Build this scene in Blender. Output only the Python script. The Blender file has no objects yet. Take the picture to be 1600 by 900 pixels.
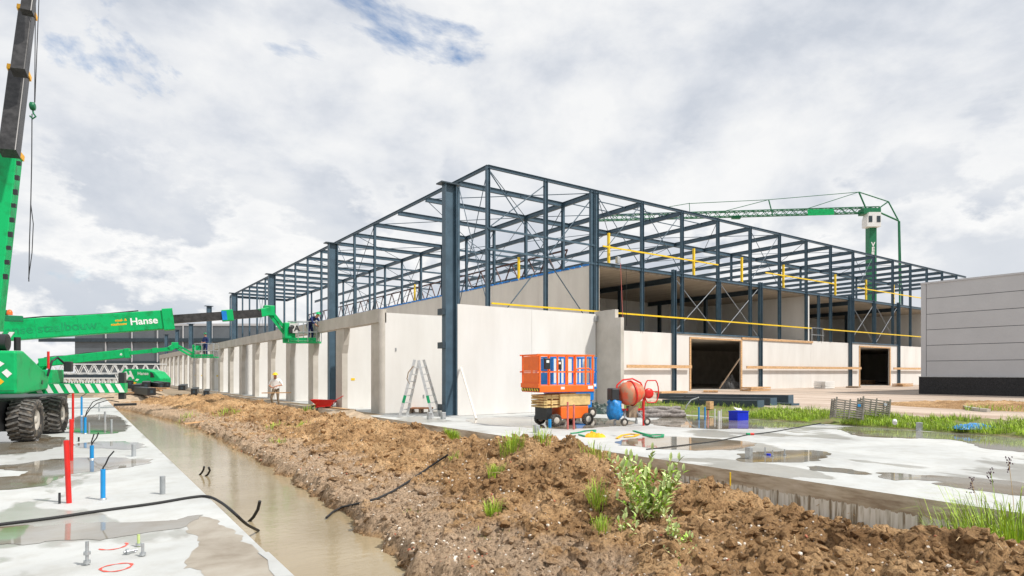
import bpy, bmesh, math, random
import numpy as np
from mathutils import Vector, Matrix, Euler
random.seed(7)
sc = bpy.context.scene
col = sc.collection
R = math.radians
# ------------------------------------------------------------------ camera
F = 957.0; TH = math.atan(678/957.0); CS, SN = math.cos(TH), math.sin(TH); H = 1.7
HY = 582.0
cam = bpy.data.cameras.new('camera'); camo = bpy.data.objects.new('camera', cam); col.objects.link(camo)
camo.location = (0, 0, H); camo.rotation_euler = (R(90), 0, -TH)
cam.sensor_width = 36; cam.lens = 36*F/1600; cam.shift_y = (HY-450)/1600
cam.clip_end = 4000; cam.clip_start = .05
sc.camera = camo
# ------------------------------------------------------------------ world, sun, exposure
SUN = Vector((.62, -1.0, 1.5)).normalized()          # towards the sun
el = math.asin(SUN.z); az = math.atan2(SUN.x, SUN.y)
w = bpy.data.worlds.new('World'); sc.world = w; w.use_nodes = True
nt = w.node_tree; N = nt.nodes; L = nt.links; N.clear()
out = N.new('ShaderNodeOutputWorld'); bg = N.new('ShaderNodeBackground'); bg.inputs[1].default_value = .1
sky = N.new('ShaderNodeTexSky'); sky.sky_type = 'NISHITA'; sky.sun_disc = False
sky.sun_elevation = el; sky.sun_rotation = az; sky.air_density = 1.2; sky.dust_density = 1.5; sky.ozone_density = 3
tc = N.new('ShaderNodeTexCoord')
def wmath(op, a, b=None, c=None):
    n = N.new('ShaderNodeMath'); n.operation = op
    for i, v in enumerate((a, b, c)):
        if v is None: continue
        if isinstance(v, (int, float)): n.inputs[i].default_value = v
        else: L.new(v, n.inputs[i])
    return n.outputs[0]
def wnoise(vec, scale, detail, rough, dist=0.0):
    n = N.new('ShaderNodeTexNoise'); n.inputs['Scale'].default_value = scale; n.inputs['Detail'].default_value = detail
    n.inputs['Roughness'].default_value = rough; n.inputs['Distortion'].default_value = dist
    L.new(vec, n.inputs['Vector']); return n.outputs[0]
def wmap(vec, loc, scl, rot=(0, 0, 0)):
    m = N.new('ShaderNodeMapping'); m.inputs['Location'].default_value = loc; m.inputs['Scale'].default_value = scl
    m.inputs['Rotation'].default_value = rot
    L.new(vec, m.inputs[0]); return m.outputs[0]
def wramp(fac, stops):
    r = N.new('ShaderNodeValToRGB'); e = r.color_ramp.elements
    e[0].position, e[0].color = stops[0][0], (*stops[0][1], 1); e[1].position, e[1].color = stops[-1][0], (*stops[-1][1], 1)
    for p, c in stops[1:-1]:
        q = e.new(p); q.color = (*c, 1)
    L.new(fac, r.inputs[0]); return r.outputs[0]
def wmix(f, a, b):
    m = N.new('ShaderNodeMix'); m.data_type = 'RGBA'
    L.new(f, m.inputs[0]); L.new(a, m.inputs[6]); L.new(b, m.inputs[7]); return m.outputs[2]
V0 = wmap(tc.outputs['Generated'], (1.3, .4, .2), (1, 1, 1.9), (0, 0, .60))
cover = wnoise(V0, 2.6, 8, .6, .25)
V1 = wmap(tc.outputs['Generated'], (4.1, 2.7, 1.5), (1, 1, 2.2))
big = wnoise(V1, 1.9, 4, .5, .1)
det = wnoise(wmap(tc.outputs['Generated'], (7.3, 3.1, 2.2), (1, 1, 1.7)), 4.2, 12, .58, .15)
offd = wnoise(wmap(tc.outputs['Generated'], (7.34, 3.06, 2.13), (1, 1, 1.7)), 4.2, 7, .5, .15)   # same field a little towards the light: lit rims
lit = wmath('MULTIPLY', wmath('SUBTRACT', det, offd), 3.2)
tone = wmath('ADD', wmath('ADD', wmath('MULTIPLY', big, .75), wmath('MULTIPLY', det, .45)), wmath('MULTIPLY', lit, .3))
cloud = wramp(tone, [(.38, (4.9, 5.25, 5.85)), (.53, (5.9, 6.15, 6.6)), (.64, (6.7, 6.85, 7.1)), (.80, (7.5, 7.55, 7.6))])
sepd = N.new('ShaderNodeSeparateXYZ'); L.new(tc.outputs['Generated'], sepd.inputs[0])
low = wramp(sepd.outputs[2], [(.18, (1, 1, 1)), (.40, (0, 0, 0))])
pf = wnoise(wmap(tc.outputs['Generated'], (2.3, 9.1, 4.4), (1, 1, 1.9)), 3.1, 13, .6, .1)
puff = wramp(pf, [(.46, (0, 0, 0)), (.505, (1, 1, 1)), (.60, (.25, .25, .25))])
pm = N.new('ShaderNodeMix'); pm.data_type = 'RGBA'; pm.blend_type = 'MULTIPLY'; pm.inputs[0].default_value = 1; L.new(puff, pm.inputs[6]); L.new(low, pm.inputs[7])
dk = N.new('ShaderNodeRGB'); dk.outputs[0].default_value = (4.9, 5.3, 5.9, 1)
lowb = wramp(sepd.outputs[2], [(.10, (.75, .75, .75)), (.30, (0, 0, 0))]); cloud = wmix(lowb, cloud, dk.outputs[0])
wh = N.new('ShaderNodeRGB'); wh.outputs[0].default_value = (8.0, 8.0, 7.95, 1)
cloud = wmix(pm.outputs[2], cloud, wh.outputs[0])
mask = wramp(cover, [(.31, (0, 0, 0)), (.40, (1, 1, 1))])
hs = N.new('ShaderNodeHueSaturation'); hs.inputs['Saturation'].default_value = 1.35; hs.inputs['Value'].default_value = 1.2
L.new(sky.outputs[0], hs.inputs['Color'])
L.new(wmix(mask, hs.outputs[0], cloud), bg.inputs[0]); L.new(bg.outputs[0], out.inputs[0])
sl = bpy.data.lights.new('sun', 'SUN'); sl.energy = 3.5; sl.angle = R(2.5); sl.color = (1, .96, .90)
so = bpy.data.objects.new('sun', sl); col.objects.link(so); so.rotation_euler = SUN.to_track_quat('Z', 'Y').to_euler()
so.location = (0, -20, 60)
vs = sc.view_settings; vs.view_transform = 'Standard'; vs.look = 'None'; vs.gamma = 1; vs.use_curve_mapping = False
vs.exposure = .3
# ------------------------------------------------------------------ pixel helpers (reference photo 1600x900)
def at(px, py, d):
    x = (px-800)/F*d
    return Vector((CS*x+SN*d, -SN*x+CS*d, H-(py-HY)/F*d))
def gp(px, py, z=0.0):
    return at(px, py, F*(H-z)/(py-HY))
def vpx(px, u):                      # v of pixel column on the plane Y = u
    k = (px-800)/F; return (CS*k+SN)/(CS-SN*k)*u
def zpy(px, py, u):
    k = (px-800)/F; d = u/(CS-SN*k); return H-(py-HY)/F*d
# ------------------------------------------------------------------ materials
MATS = {}
def mat(name, c, rough=.6, metal=0, var=.12, scale=3, bump=0, bscale=30, spec=.5, c2=None, stretch=(1, 1, 1), coat=0, thr=(.35, .65)):
    if name in MATS: return MATS[name]
    m = bpy.data.materials.new(name); m.use_nodes = True; t = m.node_tree; b = t.nodes['Principled BSDF']
    b.inputs['Roughness'].default_value = rough; b.inputs['Metallic'].default_value = metal
    b.inputs['Specular IOR Level'].default_value = spec; b.inputs['Coat Weight'].default_value = coat
    co = t.nodes.new('ShaderNodeTexCoord'); mp = t.nodes.new('ShaderNodeMapping'); mp.inputs['Scale'].default_value = stretch
    t.links.new(co.outputs['Object'], mp.inputs[0])
    n = t.nodes.new('ShaderNodeTexNoise'); n.inputs['Scale'].default_value = scale; n.inputs['Detail'].default_value = 8; n.inputs['Roughness'].default_value = .6
    t.links.new(mp.outputs[0], n.inputs['Vector'])
    r = t.nodes.new('ShaderNodeValToRGB'); e = r.color_ramp.elements
    e[0].position, e[1].position = thr
    lo = c2 if c2 else tuple(x*(1-var*1.6) for x in c); hi = c if c2 else tuple(min(1, x*(1+var)) for x in c)
    e[0].color = (*lo, 1); e[1].color = (*hi, 1)
    t.links.new(n.outputs[0], r.inputs[0]); t.links.new(r.outputs[0], b.inputs['Base Color'])
    rm = t.nodes.new('ShaderNodeMath'); rm.operation = 'MULTIPLY_ADD'; rm.inputs[1].default_value = .18; rm.inputs[2].default_value = max(0, rough-.09)
    t.links.new(n.outputs[0], rm.inputs[0]); t.links.new(rm.outputs[0], b.inputs['Roughness'])
    if bump:
        bn = t.nodes.new('ShaderNodeTexNoise'); bn.inputs['Scale'].default_value = bscale; bn.inputs['Detail'].default_value = 6
        t.links.new(mp.outputs[0], bn.inputs['Vector'])
        bb = t.nodes.new('ShaderNodeBump'); bb.inputs['Strength'].default_value = bump; bb.inputs['Distance'].default_value = .02
        t.links.new(bn.outputs[0], bb.inputs['Height']); t.links.new(bb.outputs[0], b.inputs['Normal'])
    MATS[name] = m; return m
panel = mat('precast concrete', (.74, .725, .695), .85, var=.05, scale=.8, bump=.15, bscale=60, stretch=(1, 1, .25), c2=(.66, .64, .605))
panel_b = mat('bright precast concrete', (.80, .75, .67), .85, var=.05, scale=.8, stretch=(1, 1, .25), c2=(.70, .65, .58))
panel_old = mat('grey concrete', (.58, .54, .48), .85, scale=1.2, bump=.3, bscale=40, c2=(.46, .425, .37))
steel = mat('slate painted steel', (.058, .105, .145), .42, var=.12, scale=2, spec=.5)
steel_d = mat('dark painted steel', (.030, .050, .066), .45, var=.15, scale=2)
rust = mat('red oxide steel', (.09, .035, .028), .6)
galv = mat('galvanised steel', (.5, .52, .53), .4, .7, var=.15, scale=8)
alu = mat('aluminium', (.62, .63, .63), .35, .5, var=.1, scale=9)
green = mat('green paint', (.0, .40, .115), .42, var=.06, scale=2.5, spec=.3, c2=(.005, .28, .08), thr=(.34, .5))
green_l = mat('faded green lettering', (.0, .30, .10), .4)
green_d = mat('dark green paint', (.0, .16, .06), .45)
white = mat('white paint', (.78, .78, .76), .4, var=.04)
yellow = mat('yellow paint', (.83, .56, .01), .45, var=.06)
yel_logo = mat('amber paint', (.9, .45, .01), .45, var=.04)
orange = mat('orange paint', (.95, .17, .012), .4, var=.08, c2=(.85, .14, .012), scale=5)
cream = mat('dusty cream paint', (.72, .52, .22), .6, var=.15, scale=5)
red = mat('red paint', (.68, .02, .015), .4, var=.1)
pink = mat('weathered red plastic', (.6, .16, .14), .6)
blue = mat('blue paint', (.0, .19, .60), .4, var=.08)
bluep = mat('blue plastic pipe', (.01, .27, .62), .4, var=.06)
bluec = mat('blue plastic crate', (.0, .02, .55), .45, var=.06)
black = mat('black rubber', (.018, .018, .019), .7, var=.2, scale=12)
tread_m = mat('worn tread', (.17, .16, .15), .85, var=.3, scale=14)
tyre_m = mat('muddy tyre rubber', (.035, .033, .031), .85, scale=9, c2=(.16, .13, .10), thr=(.36, .52))
blacks = mat('black steel', (.02, .021, .023), .45)
boom_m = mat('black telescopic boom', (.045, .043, .043), .38, .2, var=.3, scale=5, stretch=(1, 1, 1))
wood = mat('new timber', (.62, .38, .19), .7, var=.18, scale=4, bump=.2, stretch=(1, 1, 4))
wood_o = mat('grey weathered timber', (.33, .24, .16), .8, var=.25, scale=6)
greypl = mat('grey plastic pipe', (.34, .36, .37), .5)
skin_m = mat('skin', (.50, .25, .16), .6, var=.05)
shirt = mat('white cotton', (.9, .9, .89), .9, var=.05)
navy = mat('navy work jacket', (.015, .03, .12), .9)
khaki = mat('khaki work trousers', (.24, .19, .13), .9)
tarp_b = mat('blue tarpaulin', (.01, .22, .58), .4, var=.2, scale=10, bump=.5, bscale=25)
tarp_d = mat('dark green tarpaulin', (.03, .06, .05), .4, var=.4, scale=10, bump=.5, bscale=20)
fabric_g = mat('grey geotextile', (.30, .27, .25), .95, var=.25, scale=14, bump=.6, bscale=40)
strap_g = mat('green webbing', (.0, .30, .12), .7)
strap_y = mat('yellow webbing', (.85, .45, .01), .7)
spray = mat('red marking spray', (.80, .10, .07), .8)
glass = mat('dark glass', (.03, .05, .06), .08)
clad = mat('grey metal cladding', (.50, .505, .52), .5, var=.03, scale=.6)
clad_d = mat('slate metal cladding', (.13, .15, .17), .5, var=.08, scale=.4)
plinth_m = mat('black stone plinth', (.028, .028, .03), .8, var=.5, scale=25, bump=.6, bscale=35)
sand = mat('sand', (.46, .35, .24), .95, var=.2, scale=3, bump=.5, bscale=30)
leaf = mat('young leaf', (.32, .52, .05), .5, var=.3, scale=6)
leaf_p = mat('pale leaf', (.58, .70, .27), .5, var=.25, scale=6)
grass_m = mat('grass blade', (.42, .58, .05), .6, var=.35, scale=5)
grass_d = mat('dark grass blade', (.24, .40, .03), .6, var=.35, scale=5)
straw = mat('dry straw', (.48, .34, .18), .8)
hatred = mat('amber beacon', (.9, .16, .02), .3)
# ------------------------------------------------------------------ mesh builder
class MB:
    def __init__(s): s.v = []; s.f = []; s.m = []; s.sm = []
    def _add(s, vs, fs, m=0, sm=False):
        o = len(s.v); s.v += [tuple(v) for v in vs]
        for f in fs: s.f.append([i+o for i in f]); s.m.append(m); s.sm.append(sm)
        return s
    def box(s, lo, hi, m=0, M=None):
        x0, y0, z0 = lo; x1, y1, z1 = hi
        vs = [Vector(p) for p in ((x0,y0,z0),(x1,y0,z0),(x1,y1,z0),(x0,y1,z0),(x0,y0,z1),(x1,y0,z1),(x1,y1,z1),(x0,y1,z1))]
        if M is not None: vs = [M @ v for v in vs]
        return s._add(vs, [(0,3,2,1),(4,5,6,7),(0,1,5,4),(1,2,6,5),(2,3,7,6),(3,0,4,7)], m)
    def frame(s, p, q, up=(0, 0, 1)):
        p, q = Vector(p), Vector(q); a = (q-p).normalized(); u = Vector(up)
        if abs(a.dot(u)) > .98: u = Vector((0, 1, 0))
        b = a.cross(u).normalized(); c = b.cross(a).normalized(); return p, q, b, c
    def sect(s, p, q, prof, up=(0, 0, 1), m=0, sm=False, scale2=1):
        p, q, b, c = s.frame(p, q, up); n = len(prof)
        vs = [p+b*x+c*y for x, y in prof]+[q+b*x*scale2+c*y*scale2 for x, y in prof]
        fs = [(i, (i+1) % n, n+(i+1) % n, n+i) for i in range(n)]
        s._add(vs, fs, m, sm); s._add(vs, [tuple(range(n))[::-1], tuple(range(n, 2*n))], m); return s
    def bar(s, p, q, w, h=None, up=(0, 0, 1), m=0, scale2=1):
        h = h or w; return s.sect(p, q, [(-w/2, -h/2), (w/2, -h/2), (w/2, h/2), (-w/2, h/2)], up, m, False, scale2)
    def ibeam(s, p, q, w, h, t=.02, up=(0, 0, 1), m=0):     # flanges at +-h/2 along up, w wide
        a, b = w/2, h/2
        return s.sect(p, q, [(-a,-b),(a,-b),(a,-b+t),(t/2,-b+t),(t/2,b-t),(a,b-t),(a,b),(-a,b),(-a,b-t),(-t/2,b-t),(-t/2,-b+t),(-a,-b+t)], up, m)
    def rod(s, p, q, r, n=8, m=0, r2=None):
        k = 1 if r2 is None else r2/r
        return s.sect(p, q, [(r*math.cos(2*math.pi*i/n), r*math.sin(2*math.pi*i/n)) for i in range(n)], m=m, sm=True, scale2=k)
    def tube(s, pts, r, n=7, m=0):
        pts = [Vector(p) for p in pts]; rings = []; prev = None
        for i, p in enumerate(pts):
            a = (pts[min(i+1, len(pts)-1)]-pts[max(i-1, 0)]).normalized()
            u = prev if prev is not None else (Vector((0,0,1)) if abs(a.z) < .9 else Vector((1,0,0)))
            b = a.cross(u).normalized(); u = b.cross(a).normalized(); prev = u
            rr = r[i] if isinstance(r, (list, tuple)) else r
            rings.append([p+(b*math.cos(2*math.pi*j/n)+u*math.sin(2*math.pi*j/n))*rr for j in range(n)])
        vs = [v for g in rings for v in g]; fs = []
        for i in range(len(pts)-1):
            for j in range(n): fs.append((i*n+j, i*n+(j+1) % n, (i+1)*n+(j+1) % n, (i+1)*n+j))
        s._add(vs, fs, m, True); s._add(vs, [tuple(range(n))[::-1], tuple(range(len(vs)-n, len(vs)))], m); return s
    def prism(s, poly, o, ax, ay, az, m=0):        # poly in (ax, ay), extruded by az
        o, ax, ay, az = map(Vector, (o, ax, ay, az)); n = len(poly)
        a = [o+ax*x+ay*y for x, y in poly]; vs = a+[v+az for v in a]
        return s._add(vs, [tuple(range(n)), tuple(range(n, 2*n))[::-1]]+[(i, n+i, n+(i+1) % n, (i+1) % n) for i in range(n)], m)
    def lathe(s, o, axis, prof, n=20, m=0, caps=True):         # prof: (dist along axis, radius)
        o, a = Vector(o), Vector(axis).normalized(); u = Vector((0,0,1)) if abs(a.z) < .9 else Vector((1,0,0))
        b = a.cross(u).normalized(); c = b.cross(a); vs = []; fs = []
        for t, r in prof:
            vs += [o+a*t+(b*math.cos(2*math.pi*j/n)+c*math.sin(2*math.pi*j/n))*r for j in range(n)]
        for i in range(len(prof)-1):
            for j in range(n): fs.append((i*n+j, i*n+(j+1) % n, (i+1)*n+(j+1) % n, (i+1)*n+j))
        s._add(vs, fs, m, True)
        if caps: s._add(vs, [tuple(range(n))[::-1], tuple(range(len(vs)-n, len(vs)))], m)
        return s
    def lattice(s, p, q, w, h, n, r=.04, rd=.02, tri=False):
        p, q, b, c = s.frame(p, q)
        if tri: cs = [(-w/2, -h/2), (w/2, -h/2), (0, h/2)]
        else: cs = [(-w/2, -h/2), (w/2, -h/2), (w/2, h/2), (-w/2, h/2)]
        for x, y in cs: s.bar(p+b*x+c*y, q+b*x+c*y, r*2)
        for i in range(n):
            for k in range(len(cs)):
                A, B = cs[k], cs[(k+1) % len(cs)]
                if i % 2: A, B = B, A
                s.bar(p.lerp(q, i/n)+b*A[0]+c*A[1], p.lerp(q, (i+1)/n)+b*B[0]+c*B[1], rd*2)
        return s
    def build(s, name, mats, parent=None, world=True, bevel=0):
        if not isinstance(mats, (list, tuple)): mats = [mats]
        off = Vector((0, 0, 0))
        if parent is not None and world:
            r = parent
            while r.parent: r = r.parent
            off = r.location
        me = bpy.data.meshes.new(name); me.from_pydata([tuple(Vector(v)-off) for v in s.v], [], s.f)
        for m in mats: me.materials.append(m)
        me.polygons.foreach_set('material_index', s.m); me.polygons.foreach_set('use_smooth', s.sm)
        bm = bmesh.new(); bm.from_mesh(me); bmesh.ops.recalc_face_normals(bm, faces=bm.faces); bm.to_mesh(me); bm.free()
        o = bpy.data.objects.new(name, me); col.objects.link(o)
        if parent is not None: o.parent = parent
        if bevel:
            b = o.modifiers.new('bevel', 'BEVEL'); b.width = bevel; b.segments = 2; b.limit_method = 'ANGLE'
        return o
def tag(o, label=None, cat=None, group=None, kind=None):
    if label: o['label'] = label
    if cat: o['category'] = cat
    if group: o['group'] = group
    if kind: o['kind'] = kind
    return o
def thing(name, loc, label, cat, group=None, rz=0):
    o = bpy.data.objects.new(name, None); col.objects.link(o); o.location = loc; o.rotation_euler = (0, 0, rz); o.empty_display_size = .2
    return tag(o, label, cat, group)
def copy_tree(o, parent=None):
    c = o.copy(); col.objects.link(c)
    if parent is not None: c.parent = parent
    for ch in [x for x in bpy.data.objects if x.parent == o]: copy_tree(ch, c)
    return c
def text(s, size, o, ax, ay, mt, parent, name='lettering', depth=.006, align='LEFT', bold=0.0, world=True):
    cu = bpy.data.curves.new('t', 'FONT'); cu.body = s; cu.size = size; cu.extrude = depth/2; cu.align_x = align; cu.offset = bold
    t = bpy.data.objects.new('t', cu); me = bpy.data.meshes.new_from_object(t)
    bpy.data.objects.remove(t); bpy.data.curves.remove(cu)
    ax, ay = Vector(ax).normalized(), Vector(ay).normalized(); az = ax.cross(ay)
    off = Vector((0, 0, 0))
    if world:
        r = parent
        while r.parent: r = r.parent
        off = r.location
    M = Matrix(((ax.x, ay.x, az.x, 0), (ax.y, ay.y, az.y, 0), (ax.z, ay.z, az.z, 0), (0, 0, 0, 1)))
    M.translation = Vector(o)-off
    me.transform(M); me.materials.clear(); me.materials.append(mt); me.name = name
    ob = bpy.data.objects.new(name, me); col.objects.link(ob); ob.parent = parent; return ob
# numpy gradient noise
_rs = np.random.RandomState(3); _perm = _rs.permutation(4096); _g = _rs.uniform(0, 2*math.pi, 4096)
def pnoise(x, y):
    xi = np.floor(x).astype(int); yi = np.floor(y).astype(int); xf = x-xi; yf = y-yi
    def g(a, b):
        h = _g[_perm[(a+_perm[b & 4095]) & 4095]]; return np.cos(h), np.sin(h)
    def fade(t): return t*t*t*(t*(t*6-15)+10)
    u, v = fade(xf), fade(yf); r = []
    for dx in (0, 1):
        for dy in (0, 1):
            gx, gy = g(xi+dx, yi+dy); r.append(gx*(xf-dx)+gy*(yf-dy))
    a = r[0]*(1-v)+r[1]*v; b = r[2]*(1-v)+r[3]*v
    return (a*(1-u)+b*u)*1.5
def fbm(x, y, o=4, g=.5):
    s = 0; a = 1; f = 1
    for _ in range(o): s = s+a*pnoise(x*f+17.3*_, y*f-9.1*_); a *= g; f *= 2.03
    return s
def cell(x, y):                      # rounded clods: 1 - worley distance
    xi = np.floor(x).astype(int); yi = np.floor(y).astype(int); best = np.full(x.shape, 9.0); hh = np.zeros(x.shape)
    for dx in (-1, 0, 1):
        for dy in (-1, 0, 1):
            h = _perm[((xi+dx)+_perm[(yi+dy) & 4095]) & 4095]
            px = xi+dx+(h % 64)/64.0; py = yi+dy+(h//64)/64.0
            d = (px-x)**2+(py-y)**2; c = d < best; hh = np.where(c, (h % 97)/97.0, hh); best = np.where(c, d, best)
    return np.sqrt(np.clip(1-best*1.6, 0, 1))*hh
# ================================================================== GROUND AND SETTING
def grid_obj(name, X, Y, Z, m, smooth=True):
    ny, nx = X.shape; me = bpy.data.meshes.new(name); v = np.stack([X, Y, Z], -1).reshape(-1, 3)
    i = np.arange(ny*nx).reshape(ny, nx); f = np.stack([i[:-1, :-1], i[:-1, 1:], i[1:, 1:], i[1:, :-1]], -1).reshape(-1, 4)
    me.vertices.add(len(v)); me.vertices.foreach_set('co', v.ravel().astype(np.float32))
    me.loops.add(f.size); me.loops.foreach_set('vertex_index', f.ravel().astype(np.int32))
    me.polygons.add(len(f)); me.polygons.foreach_set('loop_start', (np.arange(len(f))*4).astype(np.int32))
    me.polygons.foreach_set('loop_total', np.full(len(f), 4, np.int32)); me.update()
    me.polygons.foreach_set('use_smooth', [smooth]*len(f)); me.materials.append(m); me.validate()
    o = bpy.data.objects.new(name, me); col.objects.link(o); return o
def newmat(name):
    m = bpy.data.materials.new(name); m.use_nodes = True; t = m.node_tree; b = t.nodes['Principled BSDF']
    co = t.nodes.new('ShaderNodeTexCoord'); return m, t, b, co.outputs['Object']
def tn(t, vec, scale, detail=6, rough=.6, dist=0):
    n = t.nodes.new('ShaderNodeTexNoise'); n.inputs['Scale'].default_value = scale; n.inputs['Detail'].default_value = detail
    n.inputs['Roughness'].default_value = rough; n.inputs['Distortion'].default_value = dist; t.links.new(vec, n.inputs['Vector']); return n.outputs[0]
def tr(t, fac, stops):
    r = t.nodes.new('ShaderNodeValToRGB'); e = r.color_ramp.elements
    e[0].position, e[0].color = stops[0][0], (*stops[0][1], 1); e[1].position, e[1].color = stops[-1][0], (*stops[-1][1], 1)
    for p, c in stops[1:-1]: q = e.new(p); q.color = (*c, 1)
    t.links.new(fac, r.inputs[0]); return r.outputs[0]
def tm(t, f, a, b, mode='MIX'):
    m = t.nodes.new('ShaderNodeMix'); m.data_type = 'RGBA'; m.blend_type = mode
    for s_, v in ((0, f), (6, a), (7, b)):
        if isinstance(v, (int, float)): m.inputs[s_].default_value = v
        elif isinstance(v, tuple): m.inputs[s_].default_value = (*v, 1)
        else: t.links.new(v, m.inputs[s_])
    return m.outputs[2]
def tmap(t, vec, scl, loc=(0, 0, 0)):
    m = t.nodes.new('ShaderNodeMapping'); m.inputs['Scale'].default_value = scl; m.inputs['Location'].default_value = loc; t.links.new(vec, m.inputs[0]); return m.outputs[0]
def tbump(t, b, h, st, dist=.02):
    n = t.nodes.new('ShaderNodeBump'); n.inputs['Strength'].default_value = st; n.inputs['Distance'].default_value = dist
    t.links.new(h, n.inputs['Height']); t.links.new(n.outputs[0], b.inputs['Normal'])
# soil
soil, t, b, oc = newmat('clumped brown soil')
c1 = tr(t, tn(t, oc, 1.1, 8, .65), [(.30, (.24, .135, .062)), (.46, (.51, .315, .155)), (.60, (.68, .445, .235)), (.72, (.78, .54, .31))])
c2 = tr(t, tn(t, oc, 26, 6, .7), [(.34, (.26, .22, .19)), (.48, (.85, .84, .82)), (.72, (1.35, 1.32, 1.28))])  # fine mottling; its dark end paints the shade of crevices between clods
szs = t.nodes.new('ShaderNodeSeparateXYZ'); t.links.new(oc, szs.inputs[0])
zj = t.nodes.new('ShaderNodeMath'); zj.operation = 'MULTIPLY_ADD'; zj.inputs[1].default_value = .25; t.links.new(tn(t, oc, 3, 5, .6), zj.inputs[0]); t.links.new(szs.outputs[2], zj.inputs[2])
zi = t.nodes.new('ShaderNodeMath'); zi.operation = 'ADD'; zi.inputs[1].default_value = .5; t.links.new(zj.outputs[0], zi.inputs[0])
shf = tr(t, zi.outputs[0], [(.2, (.30, .2, .13)), (.28, (1, 1, 1)), (.44, (1, 1, 1)), (.52, (0, 0, 0))])
dmp = tr(t, tn(t, oc, .45, 5, .6, .6), [(.40, (.68, .64, .60)), (.52, (1, 1, 1))]); c1 = tm(t, 1.0, c1, dmp, 'MULTIPLY')
c1 = tm(t, shf, c1, (.56, .41, .28))
cc = tm(t, 1.0, c1, c2, 'MULTIPLY')
vo = t.nodes.new('ShaderNodeTexVoronoi'); vo.inputs['Scale'].default_value = 33; t.links.new(oc, vo.inputs['Vector'])
bits = tr(t, vo.outputs['Distance'], [(.12, (1, 1, 1)), (.17, (0, 0, 0))])
sp = t.nodes.new('ShaderNodeSeparateColor'); t.links.new(vo.outputs['Color'], sp.inputs[0])
few = tr(t, sp.outputs[0], [(.86, (0, 0, 0)), (.87, (1, 1, 1))])
bm_ = tm(t, 1.0, bits, few, 'MULTIPLY')
bc = tr(t, sp.outputs[1], [(.2, (.55, .5, .42)), (.75, (.7, .66, .6)), (.9, (.42, .13, .07))])
t.links.new(tm(t, bm_, cc, bc), b.inputs['Base Color']); b.inputs['Roughness'].default_value = .92; b.inputs['Specular IOR Level'].default_value = .25
tbump(t, b, tn(t, oc, 34, 9, .8), 1.0, .05)
# earth of the yard, far ground
earth = mat('yard earth', (.34, .26, .18), .95, scale=.5, var=.2, bump=.5, bscale=12, c2=(.25, .19, .12))
far_m = mat('field ground', (.16, .15, .08), .95, scale=.02, var=.2)
mb = MB(); mb._add([(-1500, -1500, -.85), (1500, -1500, -.85), (1500, 1500, -.85), (-1500, 1500, -.85)], [(0, 1, 2, 3)])
tag(mb.build('ground', far_m), kind='structure')
mb = MB(); mb.box((-220, 50.05, -.8), (9.25, 400, -.03)); tag(mb.build('dirt_yard', earth), kind='structure')
mb = MB(); mb.box((9.25, 107.6, -.8), (20, 400, .05)); tag(mb.build('back_yard', earth), kind='structure')
# slab concrete
slabm, t, b, oc = newmat('pale wet slab concrete')
n1 = tn(t, oc, .35, 6, .6, .4); n2 = tn(t, oc, 3, 8, .65)
base = tr(t, n1, [(.35, (.42, .425, .41)), (.5, (.51, .52, .505)), (.65, (.57, .575, .555))])
st = tr(t, n2, [(.3, (.88, .86, .83)), (.55, (1, 1, 1))])
base = tm(t, 1.0, base, st, 'MULTIPLY')
wet = tr(t, tn(t, tmap(t, oc, (1, .55, 1), (3, 1, 0)), .55, 5, .5, .3), [(.565, (0, 0, 0)), (.585, (1, 1, 1))])
t.links.new(tm(t, wet, base, tm(t, 1.0, base, (.72, .70, .66), 'MULTIPLY')), b.inputs['Base Color'])
t.links.new(tr(t, wet, [(0, (.75, .75, .75)), (1, (.3, .3, .3))]), b.inputs['Roughness'])
tbump(t, b, n2, .15, .01)
# slab flank: stained form board band above pale concrete with dark runs
flank, t, b, oc = newmat('slab flank concrete')
sz = t.nodes.new('ShaderNodeSeparateXYZ'); t.links.new(oc, sz.inputs[0])
run = tn(t, tmap(t, oc, (1, 9, .6)), 1.6, 5, .6)
pale = tr(t, run, [(.40, (.24, .20, .14)), (.47, (.60, .59, .52)), (.6, (.75, .75, .70))])
brn = tr(t, tn(t, tmap(t, oc, (1, .6, 3)), 2.2, 7, .6), [(.35, (.30, .24, .17)), (.5, (.50, .44, .34)), (.65, (.62, .57, .48))])
jag = t.nodes.new('ShaderNodeMath'); jag.operation = 'MULTIPLY_ADD'; jag.inputs[1].default_value = .18; t.links.new(run, jag.inputs[0]); t.links.new(sz.outputs[2], jag.inputs[2])
sel = tr(t, jag.outputs[0], [(0, (0, 0, 0)), (.001, (1, 1, 1))])
shift = t.nodes.new('ShaderNodeMath'); shift.operation = 'GREATER_THAN'; shift.inputs[1].default_value = -.15; t.links.new(jag.outputs[0], shift.inputs[0])
t.links.new(tm(t, shift.outputs[0], pale, brn), b.inputs['Base Color']); b.inputs['Roughness'].default_value = .85
tbump(t, b, run, .4, .02)
def slab(name, x0, x1, y0, y1, zb):
    mb = MB(); mb.box((x0, y0, zb), (x1, y1, 0)); mb.m = [1, 0, 1, 1, 1, 1]
    o = mb.build(name, [slabm, flank]); return tag(o, kind='structure')
slab('floor_slab', -70, 1.45, -14, 50, -.84)
slab('floor_slab', 9.3, 20.05, -14, 107.5, -.84)
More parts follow.
